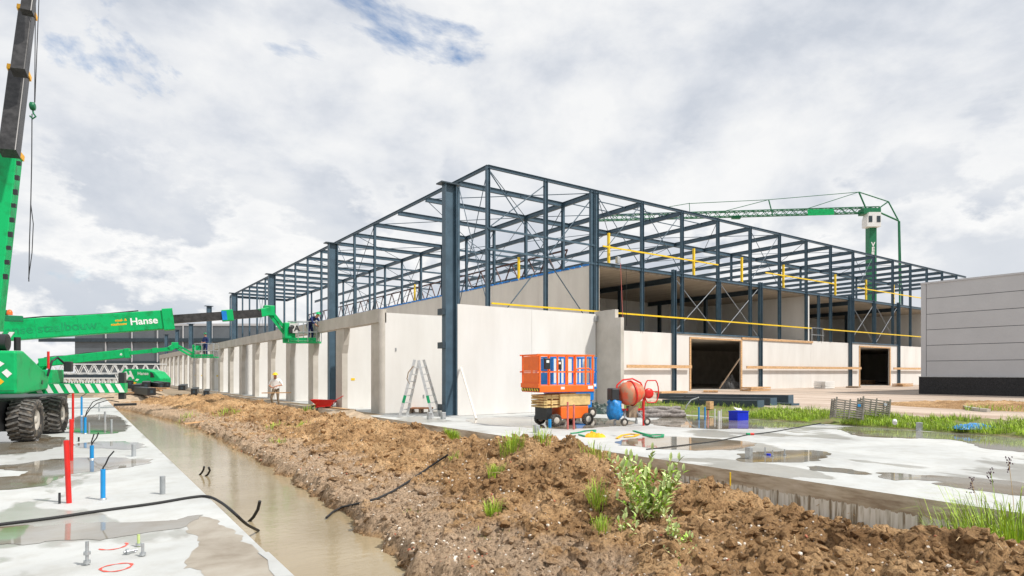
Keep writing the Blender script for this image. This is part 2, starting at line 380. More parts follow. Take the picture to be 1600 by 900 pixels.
# puddles lying on the slabs
pud, t, b, oc = newmat('puddle on concrete')
t.links.new(tr(t, tn(t, oc, .9, 6, .6, .4), [(.35, (.20, .155, .10)), (.5, (.27, .245, .20)), (.65, (.31, .30, .27))]), b.inputs['Base Color'])
b.inputs['Roughness'].default_value = .04; b.inputs['IOR'].default_value = 1.33
tbump(t, b, tn(t, oc, 5, 3, .5), .02, .01)
wetm, t, b, oc = newmat('damp brown concrete')
t.links.new(tr(t, tn(t, oc, 1.6, 7, .6, .3), [(.35, (.24, .19, .13)), (.52, (.36, .31, .24)), (.65, (.42, .38, .31))]), b.inputs['Base Color'])
b.inputs['Roughness'].default_value = .32
def puddle(pts, m=None, z=.004, clip=None, name='puddle'):
    P = [gp(x, y) for x, y in pts]; P = [Vector((p.x, p.y)) for p in P]
    for _ in range(3):
        Q = []
        for i in range(len(P)):
            a, c = P[i], P[(i+1) % len(P)]; Q += [a*.75+c*.25, a*.25+c*.75]
        P = Q
    # noisy rim
    Q = []; n = len(P)
    for i in range(n):
        a, c = P[i], P[(i+1) % n]; k = max(1, int((c-a).length/.06))
        for j in range(min(k, 14)):
            p = a.lerp(c, j/min(k, 14)); s = fbm(np.array([p.x*2.2]), np.array([p.y*2.2]), 4)[0]; s2 = fbm(np.array([p.x*2.2+40]), np.array([p.y*2.2]), 4)[0]
            Q.append(p+Vector((s, s2))*.13)
    from mathutils.geometry import delaunay_2d_cdt
    V_, _e, F_, *_r = delaunay_2d_cdt(Q, [], [list(range(len(Q)))], 1, 1e-5)
    bm = bmesh.new(); vs = [bm.verts.new((p.x, p.y, z)) for p in V_]
    for t_ in F_:
        try: bm.faces.new([vs[i] for i in t_])
        except ValueError: pass
    if clip:
        for cx_, nx_ in ((clip[0], -1), (clip[1], 1)):
            bmesh.ops.bisect_plane(bm, geom=bm.verts[:]+bm.edges[:]+bm.faces[:], plane_co=(cx_, 0, 0), plane_no=(nx_, 0, 0), clear_outer=True)
    bmesh.ops.recalc_face_normals(bm, faces=bm.faces)
    fl_ = [f for f in bm.faces if f.normal.z < 0]
    if fl_: bmesh.ops.reverse_faces(bm, faces=fl_)
    me = bpy.data.meshes.new(name); bm.to_mesh(me); bm.free(); me.materials.append(m or pud)
    o = bpy.data.objects.new(name, me); col.objects.link(o); return tag(o, kind='structure')
LC = (-60, 1.4); RC = (9.4, 20)
for pts in ([(-60, 672), (40, 676), (98, 684), (118, 690), (60, 708), (-60, 712)],
            [(-90, 730), (20, 727), (75, 718), (130, 714), (207, 716), (250, 722), (215, 729), (150, 736), (112, 742), (96, 752), (33, 764), (-90, 774), (-90, 752), (40, 744), (52, 736), (-20, 733)],
            [(110, 693), (165, 689), (207, 690), (232, 695), (205, 704), (165, 701), (110, 698)],
            [(112, 650), (180, 646), (205, 666), (196, 676), (143, 680), (100, 672)],
            [(-80, 826), (117, 819), (213, 815), (287, 811), (333, 805), (300, 821), (233, 829), (133, 847), (-80, 856)]):
    puddle(pts, clip=LC)
puddle([(286, 815), (337, 806), (369, 833), (452, 905), (470, 960), (300, 950), (296, 883), (313, 842), (288, 828)], wetm, clip=LC, name='damp_patch', z=.002)
for pts in ([(1052, 648), (1120, 652), (1190, 656), (1285, 661), (1248, 668), (1150, 671), (1064, 669), (1000, 662)],
            [(950, 693), (995, 683), (1053, 682), (1105, 685), (1163, 689), (1186, 694), (1157, 703), (1082, 704), (1019, 701)],
            [(1140, 716), (1162, 707), (1226, 704), (1272, 703), (1308, 709), (1281, 719), (1229, 724), (1170, 723)],
            [(1305, 666), (1373, 667), (1430, 674), (1500, 676), (1640, 682), (1660, 712), (1561, 703), (1526, 698), (1512, 689), (1450, 685), (1373, 684), (1325, 680)],
            [(1362, 736), (1431, 743), (1518, 747), (1640, 757), (1660, 784), (1518, 765), (1455, 757), (1483, 754), (1425, 750), (1400, 752)],
            [(1250, 727), (1330, 731), (1370, 742), (1320, 740), (1262, 734)],
            [(720, 655), (790, 651), (860, 652), (950, 653), (1010, 659), (950, 668), (880, 671), (800, 667), (740, 662)]):
    puddle(pts, clip=RC)
mb = MB()
ys_ = np.arange(23, 107, .7); l_ = [(9.36+.05*random.random(), y, .0035) for y in ys_]; r_ = [(10.02+.1*random.random(), y, .0035) for y in ys_]
mb._add(l_+r_, [(i, i+1, len(l_)+i+1, len(l_)+i) for i in range(len(l_)-1)]); tag(mb.build('dirt_track', earth), kind='structure')
# ------------------------------------------------------------------ soil bank and trench water
water, t, b, oc = newmat('muddy trench water')
t.links.new(tr(t, tn(t, oc, .6, 4, .5), [(.35, (.30, .235, .14)), (.65, (.38, .31, .20))]), b.inputs['Base Color'])
b.inputs['Roughness'].default_value = .06; b.inputs['IOR'].default_value = 1.33
tbump(t, b, tn(t, tmap(t, oc, (1, 2.2, 1)), 6, 3, .5), .30, .012)
mb = MB(); mb._add([(1.3, -8, -.45), (6.5, -8, -.45), (6.5, 46.5, -.45), (1.3, 46.5, -.45)], [(0, 1, 2, 3)])
tag(mb.build('water', water), kind='structure')
def soil_h(v, u, fine=True):
    e = np.interp(u, [-5, 3, 6, 9.2, 15, 26, 32, 38, 44, 55], [2.6, 2.75, 2.9, 3.28, 3.55, 3.75, 3.2, 2.6, 1.6, 1.3])+.16*pnoise(u*1.3, u*0)+.10*pnoise(v*2, u*3.1)
    crest = np.interp(u, [-5, 1, 3, 5, 6.5, 8, 9.3, 11, 13.3, 15.5, 17.5, 20, 25, 33, 42, 50, 55], [-.12, -.12, -.12, -.10, .02, .26, .34, .08, -.08, .08, .12, .02, .08, .14, .12, -.1, -.15])
    vc = np.interp(u, [-5, 6, 12, 20, 40], [7.1, 7.2, 7.5, 7.2, 7.0])
    t_ = v-e
    shelf = -.26+.035*t_
    bank = np.where(t_ < 0, -.48+t_*.6, np.minimum(-.48+t_*1.5, shelf))
    sm = lambda x: np.clip(x, 0, 1)**2*(3-2*np.clip(x, 0, 1))
    up = sm((v-(e+1.15))/(vc-e-1.6)); dn = sm((v-vc-.1)/np.interp(u, [5, 9], [.85, 1.5]))
    h = bank+(crest-bank)*up*1.0
    h = h-(crest+np.interp(u, [5, 8], [.62, .42]))*dn*np.where(v > vc, 1, 0)
    roughz = .25+.75*sm((v-e-.8)/1.2)
    land = sm((t_+.1)/.3)
    h = h+land*roughz*(.15*fbm(v*.9, u*.9, 3)+.08*(1-np.abs(pnoise(v*1.7+5, u*1.7))*2))
    if fine:
        wv = v+.08*pnoise(v*3, u*3); wu = u+.08*pnoise(v*3+9, u*3)
        j1 = .18*fbm(v*5, u*5, 3); j2 = .18*fbm(v*5+31, u*5, 3); wv = wv+j1*.5; wu = wu+j2*.5
        rid = 1-np.abs(fbm(v*6.5, u*6.5, 4, .6)); gate = np.clip(.5+1.4*pnoise(v*1.1+8, u*1.1), .15, 1)
        clod = (.12*cell(wv*2.0, wu*2.0)*roughz+.11*cell(wv*4.3+3, wu*4.3)*(.25+.75*roughz))*gate+.055*cell(wv*9+7, wu*9)+.028*cell(wv*19, wu*19+5)+.045*rid*(.35+.65*roughz)-.03+.02*fbm(v*24, u*24, 3, .6)
        h = h+(.35+.65*land)*(clod*1.0+.03*fbm(v*7, u*7, 4, .6)*(.4+.6*roughz))-.05*roughz
    return h
def axis(parts):
    r = [];
    for a, b_, s in parts: r.append(np.arange(a, b_, s))
    return np.concatenate(r+[np.array([parts[-1][1]])])
ya = axis([(-4, 1, .06), (1, 11, .022), (11, 18, .04), (18, 28, .07), (28, 50.03, .14)]); xa = axis([(1.2, 9.29, .024)])
X, Y = np.meshgrid(xa, ya); Z = soil_h(X, Y)
tag(grid_obj('soil_bank', X, Y, Z, soil), kind='structure')
# loose clods and stones spread over the bank
def hz(v, u): return float(soil_h(np.array([v]), np.array([u]))[0])
ico = bmesh.new(); bmesh.ops.create_icosphere(ico, subdivisions=1, radius=1); IV = [v.co.copy() for v in ico.verts]; IF = [[v.index for v in f.verts] for f in ico.faces]; ico.free()
rs = np.random.RandomState(11)
def scatter(name, n, rng, smin, smax, mats, wts, label, vlo=2.9, vhi=9.2, ulo=1, uhi=30, jag=.3, flat=.7, bias=None):
    uu = ulo+(uhi-ulo)*rng.rand(n)**1.9; vv = vlo+(vhi-vlo)*rng.rand(n)
    if bias: vv = vlo+(vhi-vlo)*rng.rand(n)**bias
    zz = soil_h(vv, uu); mb = MB()
    for i in range(n):
        if zz[i] < -.46: continue
        s = smin+(smax-smin)*rng.rand()**3; sc_ = Vector((s*(.7+.6*rng.rand()), s*(.7+.6*rng.rand()), s*flat*(.7+.5*rng.rand())))
        E = Euler((rng.rand()*.8, rng.rand()*.8, rng.rand()*6)).to_matrix(); o = Vector((vv[i], uu[i], zz[i]+s*.15))
        mb._add([o+E @ Vector((p.x*sc_.x*(1+jag*(rng.rand()-.5)), p.y*sc_.y*(1+jag*(rng.rand()-.5)), p.z*sc_.z*(1+jag*(rng.rand()-.5)))) for p in IV], IF, int(rng.choice(len(mats), p=wts)), False)
    return tag(mb.build(name, mats), label, 'soil' if 'clod' in name else 'stones', kind='stuff')
peb = mat('pale stone', (.75, .68, .58), .8, var=.15, scale=20); peb2 = mat('brick fragment', (.45, .15, .08), .85, var=.2, scale=20); peb3 = mat('tan stone', (.38, .28, .19), .85, var=.2, scale=20)
scatter('soil_clods', 17000, rs, .008, .085, [soil], [1], 'loose brown clods lying on the soil bank', jag=.95)
scatter('pebbles', 13000, rs, .005, .026, [peb, peb2, peb3], [.5, .12, .38], 'small pale stones and brick bits strewn over the soil bank', bias=2.0)
# ------------------------------------------------------------------ right side yard, grass bank
pave, t, b, oc = newmat('dusty brick paving')
br = t.nodes.new('ShaderNodeTexBrick'); br.inputs['Scale'].default_value = 1; br.inputs['Brick Width'].default_value = .42; br.inputs['Row Height'].default_value = .21
br.inputs['Mortar Size'].default_value = .012; br.inputs['Color1'].default_value = (.40, .33, .26, 1); br.inputs['Color2'].default_value = (.34, .28, .22, 1); br.inputs['Mortar'].default_value = (.22, .18, .14, 1)
t.links.new(oc, br.inputs['Vector'])
dust = tn(t, tmap(t, oc, (.35, .08, 1)), 1, 7, .6, .5)
dm = tr(t, dust, [(.38, (0, 0, 0)), (.5, (1, 1, 1))])
dcol = tr(t, tn(t, tmap(t, oc, (1, .25, 1)), .8, 7, .65), [(.35, (.36, .26, .19)), (.5, (.50, .40, .32)), (.65, (.58, .48, .40))])
t.links.new(tm(t, dm, br.outputs[0], dcol), b.inputs['Base Color']); b.inputs['Roughness'].default_value = .85
xb = np.concatenate([np.array([20.02, 20.4, 20.9, 21.5, 22.2, 23, 24, 26, 30, 40]), np.arange(60, 420, 40.)]); yb = np.concatenate([np.arange(-40, 40, 1.0), np.arange(40, 421, 20.)])
X, Y = np.meshgrid(xb, yb); Z = np.interp(X, [20.06, 20.4, 22.5, 23.5], [-.01, .0, .27, .3])
tag(grid_obj('paved_yard', X, Y, Z, pave), kind='structure')
def yard_z(x): return float(np.interp(x, [20.06, 20.4, 22.5, 23.5], [-.01, .0, .27, .3]))
xg = np.linspace(20.03, 23.4, 34); yg = np.linspace(-6, 27, 300); X, Y = np.meshgrid(xg, yg)
wdt = 2.3+.8*pnoise(Y*.3, Y*0)+.25*pnoise(Y*1.7, Y*0)
Z = np.interp(X, [20.06, 20.4, 22.5, 23.5], [-.01, .0, .27, .3])+(.03+.10*np.abs(fbm(X*1.6, Y*1.6, 4)))*np.clip((X-20.04)/.3, 0, 1)-.25*np.clip((X-20.06-wdt)/.5, 0, 1)
turf = mat('turf soil', (.20, .16, .08), .95, scale=3, c2=(.14, .20, .03))
tag(grid_obj('grass_bank', X, Y, Z, turf), kind='structure')
def blade(mb, o, h, lean, wd, m=0):
    o = Vector(o); a = random.random()*6.283; dx = Vector((math.cos(a), math.sin(a), 0)); s = Vector((-dx.y, dx.x, 0))*wd/2
    p1 = o+Vector((0, 0, h*.5))+dx*lean*.3*h; p2 = o+Vector((0, 0, h*(.95-.3*lean)))+dx*lean*h
    mb._add([o-s, o+s, p1+s*.8, p1-s*.8, p2], [(0, 1, 2, 3), (3, 2, 4)], m)
mb = MB(); n = 0
while n < 26000:
    x = 20.1+random.random()**1.2*3.0; y = -4+random.random()**1.3*30
    wv = 2.2+.8*float(pnoise(np.array([y*.3]), np.array([0.0]))[0])
    if x-20.06 > wv: continue
    if y > 13.5 and random.random() < .85: continue
    dens = float(fbm(np.array([x*.8]), np.array([y*.8]), 3)[0]); n += 1
    if dens < -.25: continue
    blade(mb, (x, y, yard_z(x)+.05), random.uniform(.08, .28)*(1+.5*dens), random.uniform(.1, .7), random.uniform(.010, .02), 0 if random.random() < .7 else 1)
tag(mb.build('grass', [grass_m, grass_d]), 'strip of bright green grass behind the wet slab', 'grass', kind='stuff')
mb = MB()
for _ in range(900):   # little verge with the dark soil by the grey building
    p = gp(random.uniform(1508, 1690), random.uniform(632, 644), .3); blade(mb, (p.x, p.y, .33), random.uniform(.1, .3), random.uniform(.2, .7), .02, random.randint(0, 1))
tag(mb.build('grass', [grass_m, grass_d]), 'small patch of grass on dark soil by the grey building', 'grass', kind='stuff')
p0 = gp(1600, 639, .3); xs = np.linspace(p0.x-2.6, p0.x+2.6, 40); ys = np.linspace(p0.y-7, p0.y+5, 80); X, Y = np.meshgrid(xs, ys)
q = ((X-p0.x)/2.4)**2+((Y-p0.y)/5.5)**2; Z = .22+.32*np.clip(1-q, 0, 1)**.6+.08*fbm(X*3, Y*3, 4)*np.clip(1.1-q, 0, 1)
tag(grid_obj('soil_heap', X, Y, Z, soil), 'low dark soil heap beside the kerb in front of the grey building', 'soil heap')
mb = MB(); ks = [gp(x, y, .3) for x, y in ((1500, 634), (1503, 637), (1512, 640), (1527, 642.5), (1545, 644.2))]
for a, b_ in zip(ks, ks[1:]): mb.bar(a+Vector((0, 0, .04)), b_+Vector((0, 0, .04)), .12, .16)
tag(mb.build('kerb', panel_old), 'pale curved kerb stones lying loose on the paved yard', 'kerb')
# ================================================================== LEFT UNIT ROW
UR = thing('unit_building', (10.3, 23.9, 0), 'long low row of open concrete units with one grey lintel along the front', 'building')
U0, PU, NU = 23.9, 4.36, 19
for k in range(NU+1):
    u = U0+PU*k
    MB().box((12.6 if k == 2 else 10.45, u, 0), (19.2, u+.2, 4.2)).build('dividing_wall', panel, UR)
    mb = MB(); wv = .85
    mb.prism([(0, 0), (wv, 0), (wv, 3.78), (-.30, 3.78), (-.27, 3.45), (-.16, 3.0), (0, 2.6)] if k else [(0, 0), (wv, 0), (wv, 3.78), (0, 3.78)], (10.18, u, 0), (0, 1, 0), (0, 0, 1), (.27, 0, 0))
    mb.build('pier', panel_old, UR)
for i in range(10):
    a = U0+i*2*PU; b_ = min(a+2*PU, U0+NU*PU+.85)-.02
    MB().box((10.12, a, 3.78), (10.5, b_, 4.34)).build('lintel', panel_old, UR)
MB().box((19.22, U0, 0), (19.4, U0+NU*PU, 4.2)).build('back_wall', panel, UR)
for px, k in ((541, 1), (331, 9), (315, 11), (303, 12)):
    u = U0+PU*k; MB().box((10.62, u-.012, 1.32), (10.80, u-.002, 1.43)).build('yellow_sticker', yellow, UR)
for x, z in ((10.9, 2.6), (12.2, .6)): MB().box((x, U0-.02, z), (x+.06, U0+.01, z+.14)).build('lifting_plate', galv, UR)
# front end wall
EW = thing('end_wall', (12.08, 20.7, 0), 'wide smooth pale concrete wall behind the orange lift', 'wall')
MB().box((12.08, 20.72, .01), (15.7, 20.92, 4.375)).build('wall_panel', panel, EW); MB().box((15.71, 20.72, .01), (19.38, 20.92, 4.375)).build('wall_panel', panel, EW)
for x0, x1, z0, z1 in ((14.05, 14.9, 3.0-.45, 3.03-.45), (14.05, 14.5, 2.15, 2.55)): pass
mb = MB(); mb.box((19.3, 20.62, 4.05), (19.5, 20.74, 4.3)); mb.build('panel_clamp', galv, EW)
mb = MB(); mb.prism([(19.2, 0), (20.9, 0), (20.9, 4.5), (19.55, 4.5), (19.55, 4.12), (19.2, 4.12)], (19.46, 0, 0.01), (0, 1, 0), (0, 0, 1), (.2, 0, 0))
tag(mb.build('return_wall', panel_old), 'narrow stepped grey concrete wall standing out beside the cement mixer', 'wall')
# big outer columns
CG = 'tall steel columns in a line along the unit row'
clab = ['nearest and widest slate column, behind the stepladder', 'second tall slate column from the nearest, rising out of an open unit', 'third tall slate column along the unit row', 'fourth tall slate column, at the far end of the roof frame',
        'free standing column with a cap plate behind the big lift boom', 'thin far column just left of the capped one', 'second last far column beyond the unit row', 'last and farthest column beyond the unit row']
for i in range(8):
    u = 20.72+13.4*i; top = 9.0 if i < 5 else 7.9
    c = thing('steel_column', (11.8, u, 0), clab[i], 'column', CG)
    MB().ibeam((11.8, u+.15, 0), (11.8, u+.15, top), .3, .5, .028, up=(1, 0, 0)).build('shaft', steel, c)
    MB().box((11.35, u-.05, top), (12.2, u+.4, top+.05)).build('cap_plate', steel_d, c)
    mb = MB()
    if i == 0:
        for z in (.35, 2.75, 4.4-.35): mb.box((11.42, u+.02, z-.12), (11.548, u+.42, z+.12))
        mb.build('bracket', steel_d, c)
    MB().box((11.5, u-.05, 0), (12.1, u+.35, .03)).build('base_plate', galv, c)
# ================================================================== MAIN HALL
S = 1.45; HU = 20.9*S; HV = 13.6*S; WV = 19.6*S; GZ = .3; DZ = 9.1; FZ = 4.62
def hz_(z): return H+(z-H)*S
RZ = H+8.38*S
ug = [HU]+[23.3*S+3.08*S*i for i in range(17)]
vg = [HV, 16.6*S, WV]+[(19.65+3.0*i)*S for i in range(1, 17)]
HL = thing('hall_building', (HV, HU, 0), 'large two storey hall shell with an open slate steel roof frame', 'building')
def HB(mb, name, m=steel): return mb.build(name, m, HL)
def sec(name, fn, m=steel): mb = MB(); fn(mb); return HB(mb, name, m)
# facade columns
for j, v in enumerate(vg):
    base = 0 if j < 3 else (FZ if j not in (4, 8) else FZ)
    if v > vpx(1440, HU)+2: base = DZ
    wd = .24 if j != 2 else .30
    sec('column', lambda mb: mb.ibeam((v, HU, base), (v, HU, RZ), .20, wd, .022, up=(1, 0, 0)))
    if j == 2: sec('column', lambda mb: mb.ibeam((v-.42, HU, 0), (v-.42, HU, RZ), .20, .3, .022, up=(1, 0, 0)))
# eave columns and inner column line
for i, u in enumerate(ug):
    if i == 0: continue
    if i not in (2, 3): sec('column', lambda mb: mb.ibeam((HV, u, 0), (HV, u, RZ-.05), .17, .22, .022, up=(0, 1, 0)))
    if i < 15: sec('column', lambda mb: mb.ibeam((WV, u, DZ), (WV, u, RZ-.12), .18, .22, .022, up=(0, 1, 0)))
UE = ug[-1]; VE = 92.5
# eaves and ridge beams
sec('edge_beam', lambda mb: mb.ibeam((HV, HU, RZ), (HV, UE, RZ), .16, .20))
sec('edge_beam', lambda mb: mb.ibeam((HV, HU, RZ), (VE, HU, RZ), .16, .20))
sec('inner_beam', lambda mb: mb.ibeam((WV, HU, RZ-.12), (WV, UE, RZ-.12), .2, .34))
sec('inner_beam', lambda mb: mb.ibeam((WV, 26.35*S, RZ-.16), (VE, 26.35*S, RZ-.16), .2, .36))
sec('inner_beam', lambda mb: mb.ibeam((WV, 38.6*S, RZ-.16), (VE, 38.6*S, RZ-.16), .2, .34))
sec('edge_beam', lambda mb: mb.ibeam((HV, UE, RZ), (WV, UE, RZ), .16, .22))
# joists over the left bay
for u in ug[1:]:
    sec('joist', lambda mb: mb.ibeam((HV, u, RZ-.11), (WV, u, RZ-.11), .18, .32, .02))
# joists over the right part
for j, v in enumerate(vg[3:]):
    ue = 72*S if j < 2 else 51*S
    sec('joist', lambda mb: mb.ibeam((v, HU, RZ-.12), (v, ue, RZ-.12), .18, .34, .02))
for v in (66.5*S/1.03,): pass
sec('edge_beam', lambda mb: mb.ibeam((WV, 51*S, RZ), (VE, 51*S, RZ), .16, .22))
for v in vg[4::2]:
    sec('column', lambda mb: mb.ibeam((v, 51*S, DZ), (v, 51*S, RZ-.05), .17, .2, .02, up=(1, 0, 0)))
for v in vg[5::3]:
    sec('column', lambda mb: mb.ibeam((v, 26.35*S+.0, DZ), (v, 26.35*S, RZ-.3), .17, .2, .02, up=(1, 0, 0)))
# girts of the open corner
for z in (10.2, 8.98): sec('girt', lambda mb: mb.bar((HV, HU-.02, z), (WV, HU-.02, z), .09, .12))
sec('girt', lambda mb: mb.bar((HV-.02, ug[5], 11.7), (HV-.02, ug[6], 11.7), .09, .12))
# bracing rods
def rodp(a, b_, r=.028, name='bracing_rod'): sec(name, lambda mb: mb.rod(a, b_, r, 6))
for (a, b_) in (((HV, RZ-.1), (WV-.6, 5.0)), ((WV, RZ-.1), (HV+.9, 5.0)), ((HV, 10.2), (vg[1], RZ-.3))):
    rodp((a[0], HU+.05, a[1]), (b_[0], HU+.05, b_[1]), .035)
for i0, i1 in ((0, 1), (4, 6), (12, 13)):
    rodp((HV, ug[i0], RZ-.1), (HV, ug[i1], 5.6)); rodp((HV, ug[i1], RZ-.1), (HV, ug[i0], 5.6))
for j0, j1 in ((2, 3), (3, 4), (6, 7), (10, 11)):
    rodp((vg[j0], HU+.05, RZ-.1), (vg[j1], HU+.05, DZ+.1)); rodp((vg[j1], HU+.05, RZ-.1), (vg[j0], HU+.05, DZ+.1))
for i in range(2, 14, 3):                       # roof plane cross bracing, left bay
    rodp((HV, ug[i], RZ-.1), (WV, ug[i+2] , RZ-.1)); rodp((WV, ug[i], RZ-.1), (HV, ug[i+2], RZ-.1))
rodp((HV, ug[0], RZ-.1), (WV, ug[2], RZ-.1)); rodp((WV, ug[0], RZ-.1), (HV, ug[2], RZ-.1))
for j in range(2, 14, 3):                       # roof plane cross bracing, right part
    rodp((vg[j], HU, RZ-.08), (vg[j+2], 26.35*S, RZ-.08)); rodp((vg[j+2], HU, RZ-.08), (vg[j], 26.35*S, RZ-.08))
for i0, i1 in ((1, 2), (3, 4), (6, 7)):
    rodp((WV, ug[i0], RZ-.3), (WV, ug[i1], DZ+.1)); rodp((WV, ug[i1], RZ-.3), (WV, ug[i0], DZ+.1))
for i in (4, 8, 11):
    rodp((WV, ug[i], RZ-.2), (WV+9, ug[i], DZ+.2)); rodp((WV+9, ug[i], RZ-.2), (WV, ug[i], DZ+.2))
for u in ug[2:12:3]: sec('cross_beam', lambda mb: mb.bar((WV, u, RZ-.25), (vg[5], u, RZ-.25), .12, .18))
for j in range(2, 14, 2):
    rodp((vg[j], 26.35*S, RZ-.1), (vg[j+2], 38.6*S, RZ-.1)); rodp((vg[j+2], 26.35*S, RZ-.1), (vg[j], 38.6*S, RZ-.1))
sec('roof_tie', lambda mb: [mb.bar((vg[2], HU+1.6*k, RZ-.02), (vg[5], HU+1.6*k, RZ-.02), .06, .06) for k in (1, 2)])
# concrete wall behind the open corner with blue clips along its top
for i in range(12):
    a = HU+.05+6.4*i; MB().box((WV+.12, a, GZ), (WV+.32, a+6.38, DZ-.1)).build('inner_wall', panel_b, HL)
u = HU+.1
while u < HU+76:
    l = random.uniform(.3, .9); MB().box((WV+.07, u, DZ-.06), (WV+.22, u+l, DZ+.06)).build('edge_clip', blue, HL); u += l+random.uniform(.08, .3)
# lattice girder on the deck
mb = MB(); Vt = 21*S; u0 = 24.6*S; zt = H+6.45*S; zb = DZ+.15; n = 26; L_ = 1.7*S
mb.bar((Vt, u0, zt), (Vt, u0+L_*n, zt), .12); mb.bar((Vt, u0+L_*.5, zb), (Vt, u0+L_*n, zb), .1)
for i in range(n):
    mb.bar((Vt, u0+L_*i, zt), (Vt, u0+L_*(i+.5), zb), .08); mb.bar((Vt, u0+L_*(i+.5), zb), (Vt, u0+L_*(i+1), zt), .08)
HB(mb, 'lattice_girder', rust)
# deck, floor, facade beams
soffit = mat('board marked soffit', (.42, .36, .29), .8, scale=1.2, stretch=(3, .4, 1), c2=(.28, .235, .18))
MB().box((WV+.34, HU+.12, DZ-.3), (VE, 51*S, DZ-.02)).build('deck', [soffit], HL)
MB().box((WV+.34, HU+.23, FZ-.3), (VE, 51*S, FZ)).build('upper_floor', [panel_old], HL)
MB().box((WV+.34, HU+.23, GZ-.1), (VE, 51*S, GZ+.01)).build('ground_floor', [panel_old], HL)
sec('deck_beam', lambda mb: mb.ibeam((WV, HU-.01, DZ-.06), (VE, HU-.01, DZ-.06), .14, .24))
thick = [vpx(p, HU) for p in (1052, 1187, 1327, 1403)]; mid = [vpx(p, HU) for p in (1124, 1279, 1367)]
thick += [thick[-1]+10.5]
for v in thick:
    sec('column', lambda mb: mb.ibeam((v, HU-.06, GZ), (v, HU-.06, DZ+.25), .28, .30, .03, up=(1, 0, 0)))
    sec('floor_beam', lambda mb: mb.ibeam((v, HU+.1, DZ-.5), (v, 51*S, DZ-.5), .25, .4, .03), steel_d)
for v in mid: sec('column', lambda mb: mb.ibeam((v, HU, FZ), (v, HU, DZ-.1), .18, .22, .025, up=(1, 0, 0)))
for v in [WV+2]+thick:
    for u in (HU+5.5, HU+11): sec('column', lambda mb: mb.ibeam((v, u, FZ), (v, u, DZ-.7), .25, .3, .03), steel_d)
gal = mat('dull brace steel', (.22, .25, .28), .5)
for a, b_ in ((thick[0], mid[0]), (mid[0], thick[1]), (thick[2], mid[2]), (mid[2], thick[3])):
    for z0, z1 in ((FZ+.1, DZ-.3), (DZ-.3, FZ+.1)): sec('bracing_rod', lambda mb: mb.rod((a+.15, HU+.04, z0), (b_-.15, HU+.04, z1), .035, 6), gal)
for a, b_ in ((thick[0], thick[1]), (thick[2], thick[3])): sec('floor_beam', lambda mb: mb.bar((a, HU-.02, FZ+.06), (b_, HU-.02, FZ+.06), .12, .12))
# partitions and back walls
pw1 = vpx(1265, HU); pw2 = vpx(1462, HU)
back = HU+12.5
for a in np.arange(WV+1, VE-1, 3.0): MB().box((a, back, FZ), (a+2.97, back+.2, DZ-.3)).build('back_wall', panel, HL)
MB().box((WV+.34, back+4, GZ), (VE, back+4.2, FZ-.3)).build('back_wall', panel_old, HL)
MB().box((pw1-.2, HU+.03, FZ), (pw1, back, DZ-.3)).build('partition', panel, HL)
MB().box((pw2-.2, HU+.03, FZ), (pw2, back, DZ-.3)).build('partition', panel, HL)
MB().box((VE-.2, HU+.03, GZ), (VE, back+4, DZ)).build('partition', panel, HL)
# ground storey wall panels and door openings
def X_(p): return vpx(p, HU)
cuts = [(WV+.0, X_(1053)-.17), (X_(1053)+.17, X_(1077)), (X_(1159), X_(1188)), (X_(1190), X_(1267)-.01), (X_(1267)+.01, X_(1331)-.14), (X_(1331)+.14, X_(1342)), (X_(1391), X_(1404)-.14), (X_(1404)+.14, X_(1445)), (X_(1445)+.02, X_(1490)), (X_(1490)+.02, VE)]
for a, b_ in cuts: MB().box((a, HU, GZ), (b_, HU+.2, FZ)).build('wall_panel', panel, HL)
for a, b_ in ((X_(1077), X_(1159)), (X_(1342), X_(1391))):
    MB().box((a+.01, HU+.01, 4.38), (b_-.01, HU+.2, FZ-.01)).build('wall_panel', panel, HL)
    f = MB(); f.box((a, HU-.06, GZ), (a+.16, HU-.003, 4.42)); f.box((b_-.2, HU-.06, GZ), (b_, HU-.003, 4.42)); f.box((a+.17, HU-.06, 4.28), (b_-.21, HU-.003, 4.42)); f.build('door_frame', wood, HL)
for a, b_ in ((X_(975), X_(1076)), (X_(1162), X_(1341)), (X_(1392), X_(1445))):
    MB().box((a, HU-.32, 2.02), (b_, HU-.24, 2.24)).build('timber_rail', wood, HL)
MB().box((X_(1158)+.05, HU-.09, FZ-.2), (X_(1269), HU-.003, FZ-.02)).build('timber_rail', wood, HL)
# yellow guard rails
def rail(a, b_, z): sec('guard_rail', lambda mb: mb.bar((a, HU-.24, z), (b_, HU-.24, z), .06, .10), yellow)
rail(HV+.1, X_(1264), 5.77); rail(X_(1282), X_(1445), 5.77)
for p0_, p1_ in ((938, 1118), (1192, 1300), (1336, 1442)): rail(X_(p0_), X_(p1_), 10.2)
for p in (953, 1086, 1161, 1226, 1307, 1355, 1398): sec('guard_post', lambda mb: mb.bar((X_(p), HU+.12, DZ+.05), (X_(p), HU+.12, DZ+2.15), .15, .15), yellow)
for u in (27.6*S, 40.5*S): sec('guard_post', lambda mb: mb.bar((WV+.6, u, DZ), (WV+.6, u, DZ+1.9), .16, .16), yellow)
mb = MB(); a = X_(1266)
for p in (1267, 1284): mb.bar((X_(p), HU-.1, FZ), (X_(p), HU-.1, FZ+1.25), .05)
for z in (5.2, 5.85): mb.bar((X_(1266), HU-.1, z), (X_(1286), HU-.1, z), .05)
HB(mb, 'stair_gate', galv)
